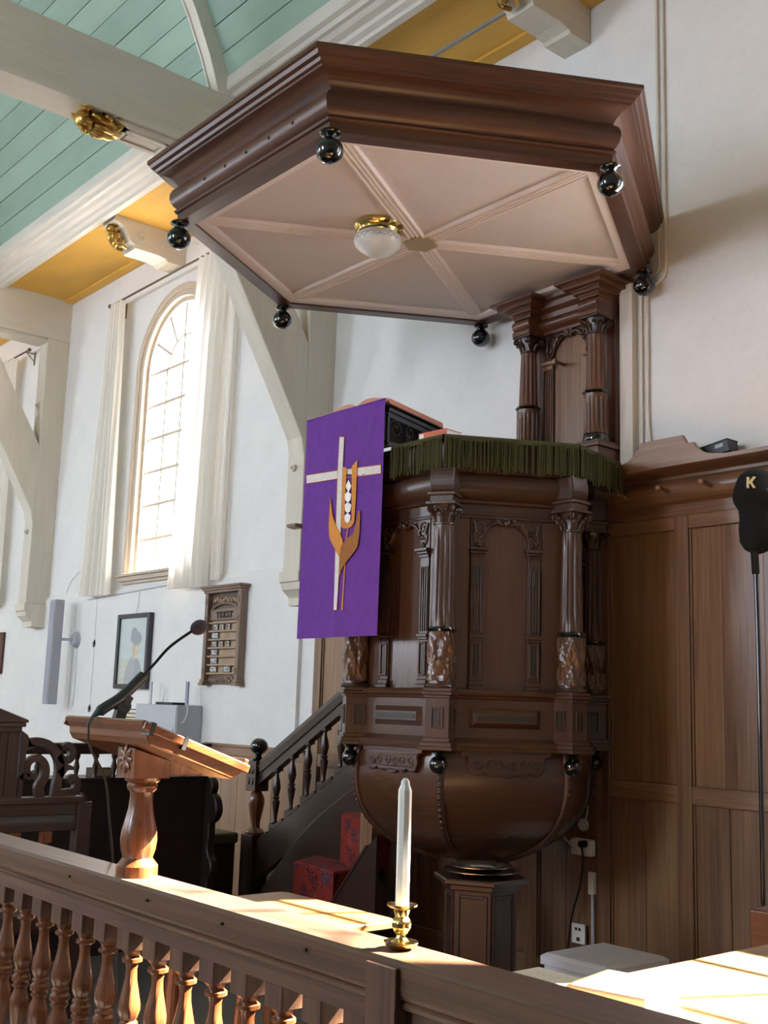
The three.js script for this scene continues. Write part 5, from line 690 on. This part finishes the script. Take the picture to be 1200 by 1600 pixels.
// ---------------------------------------------------------------- collection bag, box file
{ const b = thing('collection_bag', 'black velvet collection bag lettered K on a long black pole at the panelling', 'collection bag', [1.5, 0, 0.3]);
  const prof = [[0.004, 2.852], [0.05, 2.845], [0.085, 2.815], [0.105, 2.765], [0.118, 2.71], [0.11, 2.675], [0.092, 2.645], [0.088, 2.6], [0.092, 2.54], [0.085, 2.475], [0.06, 2.435], [0.03, 2.42], [0.012, 2.415]];
  const g = revolve((t, u) => { const y = 2.852 - u * (2.852 - 2.415); let r = 0.02; for (let i = 0; i + 1 < prof.length; i++) if (y <= prof[i][1] && y >= prof[i + 1][1]) { const k = (prof[i][1] - y) / (prof[i][1] - prof[i + 1][1]); r = prof[i][0] + (prof[i + 1][0] - prof[i][0]) * k; } return r * (1 + 0.05 * sin(5 * t + u * 6) * u); }, 2.852, 2.415, 40, 40, 1.515, 0.3); g.index ? 0 : 0; addMesh(b, 'bag', g, M.velvet);
  const t = Math.atan2(4.56 - 1.515, 5.34 - 0.3) - 0.2; addMesh(b, 'letter', text('K', 0.058, 0.012, sansFont).rotateX(-0.12).rotateY(t).translate(1.515 + 0.112 * sin(t), 2.732, 0.3 + 0.112 * cos(t)), std('#d2c58e', 0.6));
  addMesh(b, 'socket', bar([1.512, 2.47, 0.33], [1.525, 2.31, 0.34], 0.03, 0.026), M.dark); addMesh(b, 'pole', tube([[1.522, 2.35, 0.335], [1.54, 1.85, 0.36], [1.56, 1.2, 0.4], [1.6, 0.01, 0.48]], 0.012, 8), M.black); addMesh(b, 'hanging_ring', [new THREE.TorusGeometry(0.02, 0.003, 6, 14).translate(1.47, 2.84, 0.225)], M.iron); }
{ const k = localThing('box_file', 'black box file lying tilted on the panelling ledge', 'box file', [1.17, 2.983, 0.1]); k.rotation.z = deg(9); k.position.y = 3.0; addMesh(k, 'case', box(-0.1, 0.1, 0, 0.066, -0.05, 0.05, 0.004), std('#33363a', 0.45)); addMesh(k, 'lid', box(-0.102, 0.102, 0.064, 0.072, -0.052, 0.052, 0.002), M.dark); addMesh(k, 'label', box(0.02, 0.07, 0.034, 0.054, 0.049, 0.052), std('#a9aeb0', 0.5)); }
// ---------------------------------------------------------------- the balustrade in the foreground
{ const b = thing('chancel_balustrade', 'brown wooden balustrade with turned balusters across the foreground', 'balustrade', [3.0, 0, 3.8]), xa = 0.0, xb = 6.0;
  addMesh(b, 'top_rail', px([[3.745, 1.062], [3.868, 1.062], [3.872, 1.07], [3.875, 1.122], [3.868, 1.13], [3.752, 1.13], [3.745, 1.122]], xa, xb), M.rail, 'x');
  addMesh(b, 'moulding', toCreasedNormals(px([[3.755, 1.04], [3.855, 1.04], [3.866, 1.045], [3.868, 1.053], [3.86, 1.06], [3.85, 1.064], [3.755, 1.064]], xa, xb), 0.5), M.rail, 'x');
  addMesh(b, 'under_rail', box(xa, xb, 1.0, 1.042, 3.762, 3.85, 0.003), M.rail, 'x');
  addMesh(b, 'base_rail', box(xa, xb, 0.2, 0.28, 3.76, 3.86, 0.004), M.rail, 'x'); addMesh(b, 'plinth', box(xa, xb, 0, 0.2, 3.77, 3.85, 0.004), M.rail, 'x');
  addMesh(b, 'post', box(2.822, 2.912, 0, 1.118, 3.765, 3.884, 0.003), M.rail); addMesh(b, 'post', box(0.1, 0.19, 0, 1.118, 3.765, 3.884, 0.003), M.rail);
  const half = [[0.03, 0.0], [0.022, -0.01], [0.019, -0.016], [0.027, -0.022], [0.027, -0.03], [0.017, -0.036], [0.0145, -0.05], [0.016, -0.075], [0.022, -0.105], [0.0285, -0.135], [0.029, -0.152], [0.023, -0.17], [0.019, -0.177], [0.025, -0.182], [0.025, -0.188], [0.021, -0.191], [0.029, -0.199], [0.029, -0.211], [0.021, -0.219], [0.026, -0.222], [0.026, -0.228], [0.02, -0.233]];
  const low = [[0.02, -0.24], [0.028, -0.262], [0.029, -0.285], [0.022, -0.33], [0.015, -0.375], [0.0145, -0.41], [0.026, -0.42], [0.026, -0.43], [0.018, -0.436], [0.03, -0.45], [0.03, -0.5]];
  const turn = lathe([...half, ...low].map(([r, y]) => [r, 0.945 + y]), 0, 0, 20);
  for (let k = 0; k < 41; k++) { const x = 0.248 + 0.1383 * k; if ((x > 2.79 && x < 2.95)) continue; const o = sub(b, 'baluster'); addMesh(o, 'block', box(x - 0.033, x + 0.033, 0.945, 1.0, 3.775, 3.84, 0.003), M.rail); addMesh(o, 'turning', turn.clone().translate(x, 0, 3.808), M.baluster); addMesh(o, 'foot', box(x - 0.033, x + 0.033, 0.28, 0.45, 3.775, 3.84, 0.003), M.rail); }
  for (const x of [1.5, 1.95, 2.3, 2.62]) addMesh(b, 'peg', new THREE.CylinderGeometry(0.004, 0.004, 0.01, 8).rotateX(PI / 2).translate(x, 1.1, 3.875), M.inlay); }
// lectern on the rail
{ const x = 1.755, z = 3.805, l = thing('rail_lectern', 'polished brown lectern on a turned foot standing on the balustrade rail', 'lectern', [x, 1.13, z]);
  addMesh(l, 'turned_foot', lathe([[0.056, 1.13], [0.056, 1.158], [0.05, 1.165], [0.044, 1.172], [0.04, 1.178], [0.047, 1.2], [0.0495, 1.225], [0.047, 1.25], [0.041, 1.275], [0.034, 1.305], [0.031, 1.335], [0.032, 1.35], [0.04, 1.357], [0.042, 1.366], [0.038, 1.373], [0.048, 1.38], [0.05, 1.39]], x, z, 32), M.lectern);
  addMesh(l, 'block', px([[z - 0.055, 1.388], [z + 0.055, 1.388], [z + 0.055, 1.468], [z - 0.055, 1.436]], x - 0.052, x + 0.052, 0.003), M.lectern);
  const ros = []; for (let k = 0; k < 8; k++) ros.push(new THREE.SphereGeometry(1, 8, 6).scale(0.009, 0.017, 0.005).translate(0, 0.022, 0).rotateZ(k * PI / 4)); for (let k = 0; k < 6; k++) ros.push(new THREE.SphereGeometry(1, 6, 5).scale(0.006, 0.009, 0.006).translate(0, 0.009, 0).rotateZ(k * PI / 3)); ros.push(ball(0, 0, 0.003, 0.006, 6));
  addMesh(l, 'rosette', merge(ros).translate(x, 1.437, z + 0.056), M.lectern);
  const tilt = Math.atan(0.115 / 0.325), mk = g => g.rotateX(-tilt).translate(1.7, 1.452, 3.748);
  addMesh(l, 'bracket', px([[3.64, 1.395], [z - 0.02, 1.392], [z - 0.02, 1.448], [3.64, 1.41]], x - 0.045, x + 0.045, 0.003), M.lectern);
  addMesh(l, 'desk_board', mk(px([[-0.145, 0.0], [-0.13, -0.018], [0.14, -0.018], [0.155, -0.006], [0.162, 0.01], [0.178, 0.02], [0.184, 0.03], [0.18, 0.036], [-0.168, 0.036], [-0.172, 0.026]], -0.232, 0.232, 0.004)), M.lectern, 'x');
  for (const q of [0.23, -0.242]) addMesh(l, 'edge_moulding', mk(box(q, q + 0.012, 0.01, 0.035, -0.168, 0.18, 0.005)), M.lectern, 'z'); addMesh(l, 'book_lip', mk(box(-0.22, 0.22, 0.034, 0.05, -0.172, -0.155, 0.004)), M.lectern, 'x');
  for (const q of [0.155, 0.05]) addMesh(l, 'hinge_strap', mk(box(0.2, 0.243, 0.002, 0.0375, q - 0.006, q + 0.006)), M.inlay); }
{ const s = thing('gooseneck_microphone', 'black gooseneck microphone with foam cap clamped on the lectern', 'microphone', [1.66, 1.53, 3.86]);
  addMesh(s, 'clamp', [bar([1.66, 1.51, 3.85], [1.66, 1.585, 3.83], 0.022, 0.03), new THREE.CylinderGeometry(0.022, 0.022, 0.024, 14).rotateZ(PI / 2).translate(1.66, 1.578, 3.832), bar([1.665, 1.58, 3.83], [1.665, 1.605, 3.815], 0.02)], M.dark);
  addMesh(s, 'handle', new THREE.TubeGeometry(new THREE.CatmullRomCurve3([V(1.66, 1.561, 3.9), V(1.66, 1.572, 3.885), V(1.66, 1.6, 3.84), V(1.66, 1.665, 3.772)]), 16, 0.0155, 10, false), std('#2c3330', 0.35)); addMesh(s, 'tail', new THREE.ConeGeometry(0.0155, 0.05, 10).rotateX(2.25).translate(1.66, 1.552, 3.913), std('#2f4a40', 0.4));
  addMesh(s, 'gooseneck', tube([[1.66, 1.66, 3.777], [1.66, 1.70, 3.74], [1.66, 1.745, 3.7], [1.66, 1.775, 3.662], [1.66, 1.8, 3.625]], 0.0045, 8), M.iron); addMesh(s, 'foam_cap', new THREE.SphereGeometry(0.024, 16, 12).scale(1, 0.92, 1.15).rotateX(0.5).translate(1.66, 1.814, 3.6), std('#3a3338', 1));
  addMesh(s, 'cable', tube([[1.66, 1.553, 3.915], [1.68, 1.52, 3.942], [1.675, 1.47, 3.93], [1.62, 1.38, 3.85], [1.53, 1.25, 3.78], [1.451, 1.127, 3.72], [1.43, 0.9, 3.68], [1.43, 0.05, 3.6]], 0.0034, 6), std('#2e2d2d', 0.5)); }
{ const x = 2.83, z = 3.8, c = thing('brass_candlestick', 'small polished brass candlestick on the balustrade post', 'candlestick', [x, 1.13, z]);
  addMesh(c, 'base_pan', lathe([[0.001, 1.131], [0.022, 1.131], [0.03, 1.137], [0.0345, 1.142], [0.0345, 1.145], [0.028, 1.143], [0.016, 1.146], [0.011, 1.152]], x, z, 36), M.brass); addMesh(c, 'stem', lathe([[0.011, 1.15], [0.0085, 1.157], [0.013, 1.161], [0.019, 1.172], [0.02, 1.18], [0.016, 1.187], [0.0125, 1.192], [0.0155, 1.202], [0.016, 1.21]], x, z, 32), M.brass); addMesh(c, 'drip_pan', lathe([[0.012, 1.206], [0.022, 1.207], [0.03, 1.212], [0.031, 1.215], [0.022, 1.212], [0.014, 1.212]], x, z, 36), M.brass);
  const k = thing('candle', 'tall white unlit candle standing in the brass candlestick', 'candle', [x, 1.212, z]); addMesh(k, 'wax', new THREE.LatheGeometry([[0.0135, 1.2125], [0.0138, 1.43], [0.0135, 1.435], [0.009, 1.446], [0.0085, 1.452], [0.004, 1.458], [0.0005, 1.459]].map(p => new THREE.Vector2(...p)), 8).toNonIndexed().translate(x, 0, z), new THREE.MeshPhysicalMaterial({ color: '#eef0e8', roughness: 0.45, transmission: 0.0 })); k.children[0].geometry.computeVertexNormals(); addMesh(k, 'wick', cyl(x, z, 1.456, 1.463, 0.0008, 0.0008, 6), M.dark); }
renderer.render(scene, camera);
